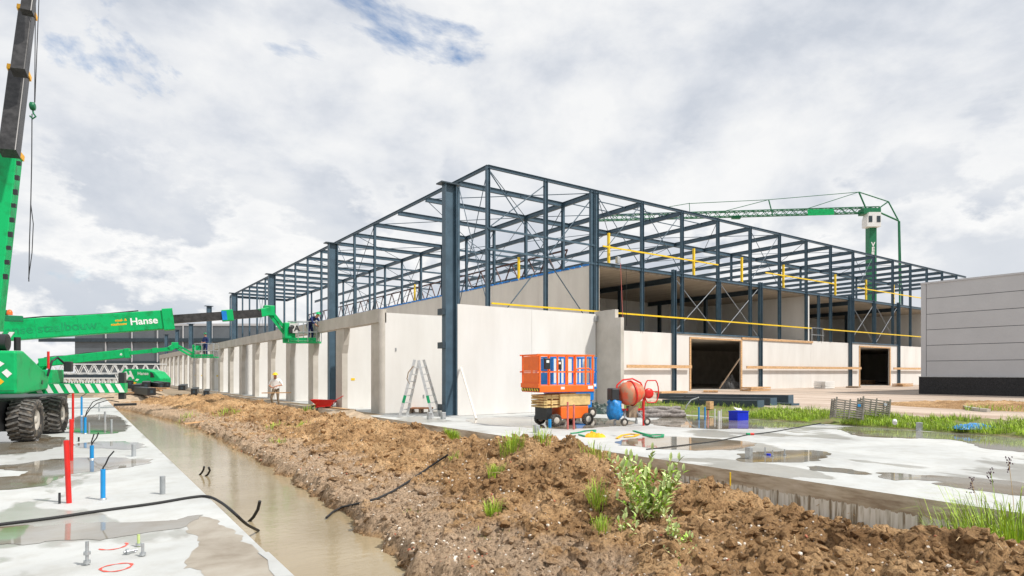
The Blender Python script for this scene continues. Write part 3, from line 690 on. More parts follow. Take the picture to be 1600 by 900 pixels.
# ropes and a small hoist hanging at the deck edge
t_ = thing('hoist', (X_(962), HU-.35, DZ), 'small grey hoist with hanging pink rope at the deck edge', 'hoist')
MB().box((X_(958), HU-.45, DZ+.05), (X_(962.5), HU-.2, DZ+.5)).build('motor', galv, t_, bevel=.03)
MB().rod((X_(963), HU-.4, DZ+.1), (X_(967), HU-.4, FZ+.1), .02, 5).build('rope', pink, t_)
MB().rod((X_(972), HU-.4, DZ+.1), (X_(972.5), HU-.4, FZ+.3), .014, 5).build('rope', blacks, t_)
# ================================================================== GREY BUILDING AT THE RIGHT
GB = thing('grey_building', (45, 17.2, GZ), 'grey metal clad building with black plinth at the right edge', 'building')
zp = GZ+1.13; hh = (7.5-zp)/6
MB().box((45.03, -30, GZ), (75, 17.17, 7.44)).build('core_wall', clad_d, GB)
for i in range(6):
    z = zp+hh*i
    MB().box((45-.02, -30, z+.018), (45.028, 16.9, z+hh-.018)).build('cladding_panel', clad, GB)
MB().box((44.97, 16.93, zp), (45.3, 17.22, 7.5)).build('corner_trim', clad, GB)
MB().box((44.93, -30, 7.45), (75.05, 17.24, 7.56)).build('roof_edge', clad, GB)
MB().box((44.86, -30, GZ), (45.026, 17.3, zp-.02)).build('plinth', plinth_m, GB)
MB().box((44.84, -30, zp-.02), (45.0, 17.32, zp+.015)).build('ledge', galv, GB)
# ================================================================== FAR BUILDINGS AT THE LEFT
FB = thing('warehouse', tuple(at(117, 590, 130)[:2])+(-.03,), 'long slate grey warehouse behind the unit row', 'building')
def fb(name, p0_, p1_, y0, y1, d0, d1, m, dep=20, par=FB):
    a, b_ = at(p0_, HY, d0), at(p1_, HY, d1); ax = (b_-a); ln = ax.length; ax = ax.normalized(); nrm = Vector((-ax.y, ax.x, 0))
    z0 = H-(y0-HY)/F*d0; z1 = H-(y1-HY)/F*d0
    return MB().prism([(0, z0), (ln, z0), (ln, z1), (0, z1)], Vector((a.x, a.y, 0)), ax, (0, 0, 1), nrm*dep).build(name, m, par)
fb('wall', 117, 420, 594, 507, 130, 130, clad_d, 30)
fb('roof_edge', 116, 421, 509, 505.5, 129.9, 129.9, clad, 31)
fb('band', 60, 421, 534, 528.5, 129.6, 129.6, steel_d, .4)
fb('window_strip', 118, 420, 571, 564, 129.8, 129.8, glass, .15)
for p in (164, 205, 245, 285, 330): fb('downpipe', p, p+1.4, 566, 509, 129.7, 129.7, clad, .2)
# ================================================================== TOWER CRANE
dC = 130; cb = at(1361, HY, dC)
TC = thing('tower_crane', (cb.x, cb.y, GZ), 'green tower crane with white cab standing beyond the roof frame', 'crane')
def cz(py, d=dC): return H-(py-HY)/F*d
mw = 1.5; e1 = Vector((CS, -SN, 0)); e2 = Vector((SN, CS, 0))
MB().prism([(-mw/2, -mw/2), (mw/2, -mw/2), (mw/2, mw/2), (-mw/2, mw/2)], (cb.x, cb.y, GZ), e1, e2, (0, 0, cz(340)-GZ)).build('mast', green_d, TC)
for i, ch in enumerate('VER'):
    text(ch, 1.25, Vector((cb.x, cb.y, cz(386+i*7.5)))-e2*(mw/2+.02), e1, (0, 0, 1), white, TC, align='CENTER', bold=.05)
cab = MB().prism([(-1.9, 0), (1.0, 0), (1.0, 3.0), (-1.5, 3.0), (-1.9, 1.6)], Vector((cb.x, cb.y, cz(357)))-e2*1.9, e1, (0, 0, 1), e2*2).build('cab', white, TC)
for x in (-1.6, -.35, .1)[::2]: MB().prism([(x, .9), (x+.75, .9), (x+.75, 2.2), (x, 2.2)], Vector((cb.x, cb.y, cz(357)))-e2*1.95, e1, (0, 0, 1), e2*.04).build('window', glass, cab)
MB().prism([(-2.2, 0), (1.4, 0), (1.4, 1.2), (-2.2, 1.2)], Vector((cb.x, cb.y, cz(336)))-e2*1.2, e1, (0, 0, 1), e2*2.2).build('slewing_ring', green_d, TC)
jr = at(1372, 328, dC); jt = at(925, 341, 136)
MB().lattice(jr, jt, 1.2, 1.1, 60, .09, .05).build('jib', green_d, TC)
MB().bar(at(1303, 331, dC-.9), at(1262, 332, dC-.9), .1, 1.3).build('sign_board', green, TC)
tp = at(1342, 300, dC); bk = at(1388, 315, dC); bk2 = at(1404, 345, dC); mj = at(1201, 312, dC+2.3)
mb = MB()
for a, b_, r in ((tp, at(1354, 328, dC), .16), (tp, bk, .12), (bk, at(1368, 329, dC), .14), (bk, bk2, .14), (bk2, at(1368, 329, dC), .18), (mj, at(1207, 335, dC+2.2), .13)): mb.rod(a, b_, r, 6)
mb.build('a_frame', green_d, TC)
mb = MB()
for a, b_ in ((tp, mj), (mj, at(1075, 318, 134)), (at(1075, 318, 134), at(1040, 324, 134.6)), (tp, at(1255, 328, dC+1)), (mj, at(1120, 333, 133)), (at(1077, 317, 134), at(1078, 335, 134))): mb.rod(a, b_, .07, 5)
mb.build('tie_rod', green_d, TC)
MB().rod(bk2, at(1406, 480, dC), .16, 6).build('back_tie', green_d, TC); MB().rod(bk2+Vector((.5, 0, 0)), at(1409, 480, dC), .12, 6).build('back_tie', green_d, TC)
MB().bar(at(1150, 340, 133)-e1*.9, at(1150, 340, 133)+e1*.9, .8, .6).build('trolley', green_d, TC)
MB().box((cb.x-2.4, cb.y-2.4, GZ), (cb.x+2.4, cb.y+2.4, GZ+1.2)).build('base', panel_old, TC)
# ================================================================== MACHINES
def wheel(parent, c, axis_, r, wd, name='wheel', lugs=22, rimm=None):
    c, a = Vector(c), Vector(axis_).normalized()
    w_ = MB().lathe(c-a*wd/2, a, [(wd*.1, r*.5), (0, r*.58), (0, r*.86), (wd*.08, r*.95), (wd*.92, r*.95), (wd, r*.86), (wd, r*.58), (wd*.9, r*.5)], 32, caps=False).build(name, tyre_m, parent, world=False)
    mb = MB(); u = a.cross(Vector((0, 0, 1))).normalized(); z = a.cross(u).normalized()
    for i in range(lugs):
        for s_ in (-1, 1):
            t0 = 2*math.pi*(i+(.5 if s_ > 0 else 0))/lugs; t1 = t0+.17*22/lugs
            p = c+(u*math.cos(t0)+z*math.sin(t0))*r*.965; q = c+(u*math.cos(t1)+z*math.sin(t1))*r*.93+a*s_*wd*.48
            mb.bar(p, q, r*.09, r*.09, up=(p-c))
    mb.build('tread', tread_m, w_, world=False)
    MB().lathe(c-a*wd*.42, a, [(0, .02), (0, r*.5), (wd*.08, r*.56), (wd*.76, r*.56), (wd*.84, r*.5), (wd*.7, r*.44), (wd*.7, r*.2), (wd*.84, r*.17), (wd*.84, .02)], 24).build('rim', rimm or galv, w_, world=False)
    return w_
MC = thing('mobile_crane', (-.86, 19.1, 0), 'green mobile crane with muddy wheels and tall black telescopic boom', 'crane', rz=R(-13))
for x in (-.25, -2.5):
    for y in (.2, 2.35): wheel(MC, (x, y, .52), (1, 0, 0), .52, .52, rimm=cream if 0 else panel_old)
MB().box((-2.6, -2.6, .45), (-.55, 5, 1.05)).build('chassis', blacks, MC, world=False, bevel=.03)
mb = MB(); mb.rod((-1.4, -2.8, .62), (-.6, -2.8, .62), .2, 14); mb.box((-1.1, -1.6, .3), (-.55, .0, .8)); mb.build('fuel_tank', blacks, MC, world=False)
bm_b = MB(); bm_b._add([(-3.4, -.8, 1.2), (-.14, -.8, 1.2), (-.14, -.8, 2.2), (-3.4, -.8, 2.22), (-3.4, 1.5, 1.2), (-.14, 1.5, 1.25), (-.10, 1.5, 1.62), (-3.4, 1.5, 1.7), (-.14, -.3, 2.22), (-3.4, -.3, 2.24), (-.14, -.3, 1.18), (-3.4, -.3, 1.18)],
    [(0, 1, 2, 3), (3, 2, 8, 9), (9, 8, 6, 7), (7, 6, 5, 4), (1, 10, 8, 2), (10, 5, 6, 8), (0, 3, 9, 11), (11, 9, 7, 4), (0, 11, 10, 1), (11, 4, 5, 10)])
body = bm_b.build('counterweight_body', green, MC, world=False, bevel=.05)
def fl(poly, m, name, y=-.806, par=body):
    MB().prism(poly, (0, y, 0), (1, 0, 0), (0, 0, 1), (0, -.004, 0)).build(name, m, par, world=False)
def quad(cx, cz_, w_, h_, ang):
    c_, s_ = math.cos(ang), math.sin(ang); return [(cx+x*c_-y*s_, cz_+x*s_+y*c_) for x, y in ((-w_/2, -h_/2), (w_/2, -h_/2), (w_/2, h_/2), (-w_/2, h_/2))]
def hp(zx, zy): return ((zx/3.75-57)*.0152-.0, 1.7-(zy/3.75+400-582)*.0152)
def zp_(pts): return [hp(*p) for p in pts]
fl(zp_([(-15, 640), (35, 690), (75, 655), (48, 635), (70, 615), (98, 655), (125, 632), (50, 580), (28, 590), (52, 612), (30, 630), (0, 600)]), white, 'logo')
fl(zp_([(112, 682), (134, 662), (160, 690), (138, 713)]), white, 'logo', -.8065)
fl(zp_([(50, 720), (87, 697), (123, 735), (95, 762)]), yel_logo, 'logo', -.8067)
MB().box((-3.3, -.806, 1.27), (-.18, -.802, 1.28)).build('panel_seam', blacks, body, world=False); MB().box((-.138, .9, 1.4), (-.11, .98, 1.5)).build('latch', blacks, body, world=False)
og = MB().box((-.6, 1.55, 1.13), (1.62, 1.95, 1.40)).build('outrigger', green, MC, world=False)
mb = MB()
for i in range(9):
    x = -.5+i*.235; mb.prism([(x+.12, 1.145), (x+.24, 1.145), (x+.12, 1.385), (x, 1.385)], (0, 1.548, 0), (1, 0, 0), (0, 0, 1), (0, -.006, 0))
mb.build('hazard_stripes', white, og, world=False)
mb = MB(); mb.box((1.45, 1.6, .95), (1.6, 1.9, 1.7)); mb.build('jack', blacks, og, world=False, bevel=.02)
MB().rod((-.3, -.2, 2.23), (-.3, -.2, 2.55), .07).build('exhaust_pipe', blacks, MC, world=False); MB().rod((-1.0, -.3, 2.42), (-.45, -.3, 2.42), .2, 14).build('winch', blacks, MC, world=False); MB().box((.18, 1.6, 1.72), (.36, 1.8, 2.0)).build('mirror', blacks, MC, world=False, bevel=.02); MB().tube([(-.1, 1.3, 1.6), (.0, 1.3, 2.0), (.1, 1.4, 2.1), (.2, 1.6, 1.95)], .03).build('hose', blacks, MC, world=False)
mb = MB()
for i in range(4): x = -1.25+i*.22; mb.prism([(x, 2.5), (x+.1, 2.5), (x+.2, 2.68), (x+.1, 2.68)], (0, -.1, 0), (1, 0, 0), (0, 0, 1), (0, .04, 0))
mb.build('hazard_stripes', white, MC, world=False)
mb = MB(); mb.rod((-.0, 1.0, 1.8), (-.0, 1.0, 2.25), .03, 8); mb.build('control_lever', red, MC, world=False)
# the tall boom, built in world positions then moved to the crane's frame
MI = Matrix.LocRotScale(MC.location, MC.rotation_euler, None).inverted()
def cw(p): return MI @ Vector(p)
dB = 18.0
def ctr(y): return 45-.133*y+(.00002*y*y)
secs = [(700, 238, .56, .50, green), (240, 112, .44, .40, boom_m), (114, 18, .36, .33, boom_m), (20, -160, .29, .27, boom_m)]
for y0, y1, w_, h_, m in secs:
    a, b_ = at(ctr(y0), y0, dB), at(ctr(y1), y1, dB+1)
    o = MB().bar(cw(a), cw(b_), w_, h_, up=(0, 1, 0)).build('boom_section', m, MC, world=False, bevel=.03)
    e = cw(b_); d_ = (cw(a)-e).normalized()
    MB().bar(e+d_*.12, e-d_*.05, w_+.06, h_+.06, up=(0, 1, 0)).build('collar', yel_logo if m is boom_m else yel_logo, o, world=False)
for i in range(9):
    p = cw(at(ctr(255+i*22)+16.5, 255+i*22, dB-.1)); MB().box(p-Vector((.04, .05, .06+.02*(i % 3))), p+Vector((.06, .05, .05))).build('boom_bracket', blacks, MC, world=False)
MB().rod(cw(at(57, -160, dB+.6)), cw(at(54, 160, dB+.6)), .012, 5).build('hoist_cable', blacks, MC, world=False); MB().rod(cw(at(67, -160, dB+.6)), cw(at(54.5, 160, dB+.6)), .012, 5).build('hoist_cable', blacks, MC, world=False)
hk = cw(at(51, 166, dB+.6)); mb = MB(); mb.lathe(hk-Vector((.07, 0, 0)), (1, 0, 0), [(0, .08), (.02, .12), (.12, .12), (.14, .08)], 14); mb.tube([hk+Vector((0, 0, -.1)), hk+Vector((.02, 0, -.22)), hk+Vector((.08, 0, -.3)), hk+Vector((.0, 0, -.38)), hk+Vector((-.07, 0, -.3))], .025)
mb.build('hook', green_d, MC, world=False)
mb = MB(); mb.tube([cw(at(50, 178, dB+.6)), cw(at(49.5, 250, dB+.6)), cw(at(48, 320, dB+.6)), cw(at(46, 380, dB+.6)), cw(at(45, 440, dB+.6))], .014); mb.tube([cw(at(48, 318, dB+.6)), cw(at(52, 350, dB+.6)), cw(at(50, 395, dB+.6)), cw(at(44.5, 436, dB+.6))], .012)
mb.build('sling_chain', blacks, MC, world=False)
# boom lifts reaching to the wall
def lift(name, label, P0, P1, P2, th, jib, bask, db, person_lab, big=True, ub=None):
    P0, P1, P2 = Vector(P0), Vector(P1), Vector(P2)
    g = Vector((P0.x, P0.y, 0)); t = thing(name, g, label, 'boom lift')
    ax = (P2-P0).normalized()
    bo = MB().bar(P0-ax*th*.5, P1, th*.75, th).build('boom', green, t, bevel=.04)
    MB().bar(P1-ax*th*.28, P1+ax*th*.22, th*.9, th*1.14).build('boom_collar', green, bo, bevel=.03)
    mm = MB(); mm.bar(P1, P2, th*.4, th*.45); mm.build('inner_boom', boom_m if big else green, t)
    m_ = P1.lerp(P2, .62); MB().bar(m_-ax*th*.28, m_+ax*th*.28, th*.5, th*.62).build('boom_collar', green, t, bevel=.02)
    if big: MB().bar(m_-ax*th*.3, m_-ax*th*.05, th*.52, th*.5).build('decal', blue, t)
    side = Vector((-e2.x, -e2.y, 0)); nrm = ax.cross(Vector((0, 0, 1))).normalized(); up = nrm.cross(ax).normalized()
    if nrm.dot(e2) > 0: nrm = -nrm
    zt = up if up.z > 0 else -up; face = nrm*(th*.375+.006)
    def tx(s, sz, pt, dz, m, bold=.0): text(s, sz, pt+face+zt*dz, ax, zt, m, bo, bold=bold, depth=.006)
    L_ = (P1-P0).length
    tx('Hanse', th*.5, P1-ax*th*1.78, -th*.17, white, .012*th)
    tx('staal- &', th*.17, P1-ax*th*2.42, th*.06, yel_logo, .004); tx('staalbouw', th*.17, P1-ax*th*2.62, -th*.14, yel_logo, .004)
    if big: tx('hanse staalbouw', th*.60, P1-ax*th*7.2, -th*.22, green_l, .006)
    MB().tube([P0+zt*th*.54+ax*((P1-P0).length*k/8)+zt*(.03*math.sin(k*2)) for k in range(8)], .03, 6).build('hose', blacks, t)
    for k in range(5): MB().bar(P0.lerp(P1, .15+.16*k)+face*.98-zt*th*.42, P0.lerp(P1, .15+.16*k)+face*.98+zt*th*.42, .012, .012).build('weld_seam', green_l, bo)
    # knuckle and jib
    J0, J1 = map(Vector, jib)
    mb = MB(); mb.bar(P2-ax*.15, J0, .36*db, .42*db); mb.box(J0-Vector((.25, .2, .25))*db, J0+Vector((.25, .2, .28))*db); mb.build('knuckle', green, t, bevel=.03)
    mb = MB(); o_ = Vector((0, 0, .16))*db; mb.bar(J0+o_, J1+o_, .14*db, .16*db); mb.bar(J0-o_, J1-o_, .12*db, .12*db); mb.rod(J0, J1-o_, .05*db, 8); mb.build('jib', green, t)
    B = Vector(bask); wx, wy, hz2 = 1.0, .4, 1.1
    R_ = Matrix((e1, e2, (0, 0, 1))).transposed()
    q = lambda x, y, z: B+R_ @ Vector((x, y, z))
    mb = MB(); mb.bar(q(-wx, 0, .04), q(wx*.75, 0, .04), wy*2, .1, up=(0, 0, 1)); mb.bar(q(-wx, -wy, .18), q(wx*.75, -wy, .18), .03, .16); mb.bar(J1, q(-wx*.9, 0, .1), .2, .2); mb.bar(q(-wx*.95, -.1, 0), q(-wx*.95, -.1, 1.0), .22, .3); mb.box(tuple(q(-wx*.8, .2, .7)-Vector((.3, .2, .15))), tuple(q(-wx*.8, .2, .7)+Vector((.3, .2, .25)))); mb.build('platform', green, t)
    mb = MB(); xs_ = (-wx*.7, -.2, .3, wx*.75)
    for y in (-wy, wy):
        for x in xs_: mb.bar(q(x, y, .05), q(x, y, hz2), .035)
        for z in (.55, hz2): mb.bar(q(-wx*.75, y, z), q(wx*.75, y, z), .04)
    for x in (xs_[0], xs_[-1]):
        for z in (.55, hz2): mb.bar(q(x, -wy, z), q(x, wy, z), .04)
    mb.build('basket_rail', galv, t)
    if big: text('PA', .42, q(-.6, -wy-.05, .6), e1, (0, 0, 1), blacks, t, bold=.01); MB().rod(q(-.75, -.3, .1), q(-.75, -.3, 1.0), .06, 8).build('hydraulic_cylinder', blacks, t); MB().box(tuple(J1-Vector((.3, .25, .1))), tuple(J1+Vector((.25, .25, .75)))).build('rotator', green, t, bevel=.04); MB().box(tuple(J1+Vector((-.1, -.35, .2))), tuple(J1+Vector((.3, -.2, .55)))).build('valve_block', blacks, t, bevel=.02)
    if big: MB().bar(q(-.42, -wy-.03, .5), q(-.42, -wy-.03, 1.0), .42, .02, up=e2).build('notice_board', white, t)
    # carrier
    c = P0+Vector((0, 0, 0)); c.z = 0; dr = Vector((ax.x, ax.y, 0)).normalized(); sd = Vector((-dr.y, dr.x, 0))
    if ub is not None: c = Vector(ub)
    loc = c-g
    for a_ in (-1.3, 1.3):
        for b_ in (-1.0, 1.0): wheel(t, loc+dr*a_+sd*b_+Vector((0, 0, .48)), sd, .48, .4, lugs=16)
    M = Matrix((dr, sd, (0, 0, 1))).transposed()
    def bx(lo, hi, nm, m): 
        mb = MB(); mb.box(lo, hi); mb.v = [tuple(loc+M @ Vector(v)) for v in mb.v]; mb.build(nm, m, t, world=False, bevel=.06)
    bx((-1.6, -.8, .4), (1.6, .8, .85), 'chassis', blacks); bx((-2.0, -1.1, .9), (1.2, 1.1, 1.9), 'turntable', green)
    b0 = c+Vector((0, 0, 1.8)); MB().bar(b0, P0, .4, .5).build('riser', green, t)
    return t
k0 = at(0, 517.5, 26); k2 = at(408, 489.5, 31); axd = (k2-k0)
def onl(px):     # point of the boom line over pixel column px
    a, b_ = k0, k2; f = lambda P: (P-Vector((0, 0, H))).dot(e1)/ (P.dot(e2))-(px-800)/F
    lo, hi = -1.0, 1.2
    for _ in range(50):
        m_ = (lo+hi)/2; P = a+(b_-a)*m_
        if f(P) < 0: lo = m_
        else: hi = m_
    return a+(b_-a)*lo
lift('boom_lift', 'large green boom lift with long lettered boom reaching to the lintel', k0-(k2-k0).normalized()*3.2, onl(264), k2, .88, (at(420, 486, 31.4), at(452, 527, 31.8)), at(476, 536, 32), 1.0, '')
MBc = MB(); pb = at(12, 489, 25.2)
k3 = at(70, 566, 44); k5 = at(268, 545, 46.5)
lift('boom_lift', 'smaller green boom lift farther back below the long lettered boom', k3, at(200, 552, 45.7), k5, .62, (at(273, 540, 46.7), at(303, 556, 47.2)), at(323, 559, 47.5), .9, '', big=False, ub=tuple(at(60, HY, 44)[:2])+(0,))
# beacon unit beside the boom root
bu = thing('beacon_unit', tuple(at(14, 500, 24.9)), 'green box with amber beacon on top at the boom root', 'beacon')
mb = MB(); mb.box(at(14, 500, 24.9)-Vector((.6, .2, .05)), at(14, 500, 24.9)+Vector((.45, .2, .18))); mb.box(at(5, 492, 24.9)-Vector((.15, .1, .15)), at(5, 492, 24.9)+Vector((.15, .1, .2))); mb.build('housing', green_d, bu, bevel=.02)
MB().lathe(at(15, 492, 24.9), (0, 0, 1), [(0, .1), (.12, .1), (.2, .06), (.22, .01)], 12).build('beacon', hatred, bu)
# far green machine
gm = at(219, 598, 50); GM = thing('compact_machine', (gm.x, gm.y, 0), 'small green lettered machine body parked before the white trusses', 'machine')
q0 = at(189, HY, 50); prof = [(-.0, .72), (3.2, .72), (3.22, 1.2), (2.7, 1.75), (1.9, 1.98), (.25, 1.98), (0, 1.7)]
gb_ = MB().prism(prof, (q0.x, q0.y, .0), e1, (0, 0, 1), e2*1.6).build('engine_cover', green, GM, bevel=.06)
def gq(poly, m): MB().prism(poly, Vector((q0.x, q0.y, 0))-e2*.008, e1, (0, 0, 1), -e2*.006).build('logo', m, gb_)
gq([(.35, 1.1), (.5, 1.1), (.65, 1.35), (.85, 1.35), (.95, 1.15), (1.1, 1.2), (.8, 1.85), (.65, 1.8), (.75, 1.55), (.6, 1.5), (.45, 1.8), (.3, 1.75)], white); gq([(1.15, 1.05), (1.35, 1.0), (1.5, 1.15), (1.3, 1.2)], white); gq([(.9, .8), (1.1, .74), (1.3, .85), (1.1, .93)], yel_logo)
text('Hanse', .36, Vector((q0.x, q0.y, 0))+e1*1.35-e2*.01+Vector((0, 0, 1.5)), e1, (0, 0, 1), white, gb_, bold=.004)
gq([(2.4, 1.3), (2.75, 1.3), (2.6, 1.65), (2.4, 1.75)], blacks)
for x in (.5, 2.7): wheel(GM, Vector((q0.x, q0.y, 0))+e1*x+e2*.3+Vector((0, 0, .4))-GM.location, e2, .4, .3, lugs=14)
MB().prism([(.1, .4), (3.1, .4), (3.1, .72), (.1, .72)], (q0.x, q0.y, 0), e1, (0, 0, 1), e2*1.5).build('chassis', blacks, GM)
# white lattice sections stacked behind
tl = ['upper white lattice truss lying behind the small green machine', 'lower white lattice truss resting under the upper one', 'short white lattice truss on the ground at the left']
for i, (xa_, xb_, y, h_) in enumerate(((78, 256, 577, 1.0), (82, 256, 593, 1.2), (95, 190, 598, .8))):
    d_ = 60-i*2.5; a, b_ = at(xa_, y, d_), at(xb_, y, d_)
    o = MB().lattice(a, b_, 1.0, h_, 22, .05, .03).build('lattice_truss', white); tag(o, tl[i], 'truss', 'white lattice trusses stacked in the yard')
for i, (a_, b_, y, lb) in enumerate(((80, 180, 588, 'dark beam lying level behind the trusses'), (95, 250, 600, 'long dark beam on the ground before the trusses'))):
    o = MB().bar(at(a_, y, 57), at(b_, y, 57), .3, .35).build('steel_beam', steel_d); tag(o, lb, 'beam')
# black hollow sections piled on the ground
bl = ['left front', 'left rear', 'middle', 'middle rear', 'right', 'right rear', 'small end', 'far right', 'last right']
spots = [(212, 606, 21, 8), (203, 599, 18, 7), (237, 612, 22, 9), (228, 602, 20, 8), (252, 603, 16, 7), (262, 601, 13, 6), (284, 606, 18, 6), (303, 612, 16, 7), (322, 615, 14, 7)]
desc = ['black hollow beam at the left front of the far pile, with an open square end', 'topmost left black beam of the far pile', 'black beam nearest the sand in the far pile', 'black beam lying across the middle of the far pile', 'black beam under the small green machine', 'short black beam leaning right in the far pile', 'flat black beam beside the foot of the units', 'black beam end resting on the soil by the units', 'last black beam end at the right of the far pile']
for i, (px, py, w_, h_) in enumerate(spots):
    d_ = 44-(py-599)*.35; p = at(px, py, d_); W_, H_ = .55*w_*d_/F, 1.25*h_*d_/F; dr = Vector((random.uniform(-.2, .2), 1, 0)).normalized()
    mb = MB(); a = p+dr*0; b_ = p+dr*3.2+Vector((0, 0, .05)); mb.bar(a, b_, W_, H_)
    s_ = thing('black_beam', tuple(a), desc[i], 'beam', 'black beams piled before the unit row'); mb.build('section', blacks, s_)
    MB().bar(a-dr*.01, a+dr*.02, W_*.35, H_*.45).build('bolt_plate', steel_d, s_)
for i, (px, py, l) in enumerate(((222, 609, 60), (243, 606, 40), (205, 613, 50))):
    o = MB().bar(at(px-l/2, py, 42), at(px+l/2, py+1, 41), .25, .1).build('timber_plank', wood); tag(o, ['long pale plank under the far black beams', 'short pale plank on top of the far black beams', 'pale plank half buried in sand at the left'][i], 'plank')
# sand heap between slab and units
cx, cy = gp(195, 620, -.05)[:2]; xs = np.linspace(cx-3.2, cx+4.5, 60); ys = np.linspace(cy-9, cy+12, 90); X, Y = np.meshgrid(xs, ys)
q = ((X-cx-.5)/3.2)**2+((Y-cy-1)/9)**2; Z = -.5+.85*np.clip(1-q, 0, 1)**.7+.12*fbm(X*.9, Y*.9, 5)*np.clip(1.1-q, 0, 1)
tag(grid_obj('sand_heap', X, Y, Z, sand), 'low pale sand heap beyond the end of the trench', 'sand heap')
cx, cy = gp(548, 656, -.05)[:2]; cx = 8.6; xs = np.linspace(7.2, 9.29, 50); ys = np.linspace(20, 30, 100); X, Y = np.meshgrid(xs, ys)
q = ((X-9.3)/1.9)**2+((Y-24.4)/3.6)**2; Z = -.55+.66*np.clip(1-q, 0, 1)**.6+.06*fbm(X*2, Y*2, 4)*np.clip(1-q, 0, 1)
tag(grid_obj('sand_heap', X, Y, Z, sand), 'small pale sand heap against the slab by the wheelbarrow', 'sand heap')
# ================================================================== SCISSOR LIFTS
def scissor(px, py, wpx, label, main, deckm, rz, hide=False):
    p = gp(px, py); t = thing('scissor_lift', (p.x, p.y, 0), label, 'scissor lift', rz=rz)
    W_, D_ = 2.3, 1.15      # length, width
    def b(nm, boxes, m, par=t, bev=0):
        mb = MB()
        for lo, hi in boxes: mb.box(lo, hi)
        return mb.build(nm, m, par, world=False, bevel=bev)
    b('chassis', [((.28, .12, .22), (1.36, .98, .62))], main, bev=.03)
    b('axle_box', [((-.20, .2, .2), (.0, .9, .6))], blacks); b('axle_box', [((1.35, .25, .2), (1.5, .85, .5))], blacks)
    for x in (.05, 1.28):
        for y in (.06, 1.0): wheel(t, (x, y, .2), (0, 1, 0), .2, .14, lugs=16, rimm=panel_old)
    # folded scissor arms
    for i in range(5):
        z = .62+i*.085
        mb = MB()
        for y in (.2, .9):
            mb.bar((-.3, y, z+(.03 if i % 2 else 0)), (1.4, y, z+(0 if i % 2 else .03)), .05, .06)
        mb.rod((-.29, .15, z), (-.29, .95, z), .03, 8)
        for x in (-.25, -.05): mb.box((x, .14, z-.03), (x+.04, .18, z+.03))
        mb.build('scissor_arm', deckm, t, world=False)
    b('arm_cover', [((.25, .1, .66), (1.42, .16, 1.02))], deckm); b('arm_cover', [((.25, .94, .66), (1.42, 1.0, 1.02))], deckm)
    b('deck', [((-.58, 0, 1.08), (1.5, 1.1, 1.3))], main, bev=.02)
    mb = MB()
    for i in range(7): x = .04+i*.15; mb.prism([(x, 1.12), (x+.07, 1.12), (x+.12, 1.20), (x+.05, 1.20)], (-.60, 0, 0), (0, 1, 0), (0, 0, 1), (-.006, 0, 0))
    mb.build('warning_stripes', yellow, t, world=False); 
    b('warning_backing', [((-.60, .02, 1.11), (-.585, 1.08, 1.21))], blacks); b('toe_board', [((-.62, .0, 1.22), (-.56, 1.1, 1.36))], main)
    zt = 2.25; rw = .045
    for y in (.03, 1.07):
        mb = MB(); 
        for x in (-.56, -.22, .42, .78, 1.18, 1.46): mb.bar((x, y, 1.24), (x, y, zt), rw)
        for z in (1.72, zt): mb.bar((-.66, y, z), (1.52, y, z), rw)
        mb.build('side_rail', main, t, world=False)
    mb = MB()
    for x in (-.56, 1.46):
        for z in (1.72, zt): mb.bar((x, .03, z), (x, 1.07, z), rw)
    mb.tube([(.8, .02, 1.72), (.82, .02, 1.8), (.9, .02, 1.83), (1.3, .02, 1.83), (1.36, .02, 1.8), (1.38, .02, 1.3)], .022); mb.build('end_rail', main, t, world=False)
    b('gate_panel', [((-.575, .08, 1.36), (-.555, 1.02, 1.69))], main); b('gate_panel', [((-.575, .08, 1.75), (-.555, 1.02, 2.21))], main)
    b('control_box', [((-.44, -.08, 1.80), (-.24, .0, 2.14))], blacks, bev=.02)
    b('control_label', [((-.39, -.088, 2.0), (-.29, -.082, 2.08))], white)
    b('data_plate', [((.2, -.006, 1.17), (.34, -.001, 1.25))], white); b('data_plate', [((1.25, -.006, 1.17), (1.45, -.001, 1.27))], white)
    return t
scissor(868, 667, 0, 'orange scissor lift with cream folded arms parked before the end wall', orange, cream, R(-6))
scissor(884, 655, 0, 'blue scissor lift partly hidden behind the orange one', blue, blue, R(-2))
# ================================================================== CEMENT MIXER
p = gp(986, 664); CM = thing('cement_mixer', (p.x, p.y, 0), 'orange cement mixer with handwheel and blue bag over the motor', 'cement mixer', rz=R(-18))
def lb(nm, fn, m, par=CM, bev=0): mb = MB(); fn(mb); return mb.build(nm, m, par, world=False, bevel=bev)
drum_m = mat('dusty orange drum', (.70, .12, .05), .5, scale=4, c2=(.42, .24, .14), thr=(.4, .55))
drum = lb('drum', lambda mb: mb.lathe((-.42, 0, .98), (1, .0, .12), [(0, .12), (.02, .26), (.2, .37), (.42, .39), (.62, .33), (.8, .22), (.82, .2), (.8, .18)], 28), drum_m)
lb('ring_gear', lambda mb: mb.lathe((-.02, 0, 1.03), (1, 0, .12), [(0, .385), (0, .415), (.05, .415), (.05, .385)], 36), red, drum)
lb('frame', lambda mb: [mb.tube([(-.55, .0, .98), (-.5, 0, 1.3), (-.3, 0, 1.46), (.05, 0, 1.5), (.35, 0, 1.36), (.48, 0, 1.1), (.5, 0, .9)], .028), mb.bar((-.5, 0, .98), (-.45, 0, .5), .07), mb.bar((.5, 0, .98), (.42, 0, .5), .07), mb.bar((-.45, 0, .5), (.42, 0, .5), .07)], red)
lb('stand', lambda mb: [mb.bar((-.2, 0, .52), (-.42, -.32, .12), .05), mb.bar((-.2, 0, .52), (-.42, .32, .12), .05), mb.bar((.1, 0, .52), (.38, -.32, .12), .05), mb.bar((.1, 0, .52), (.38, .32, .12), .05)], galv)
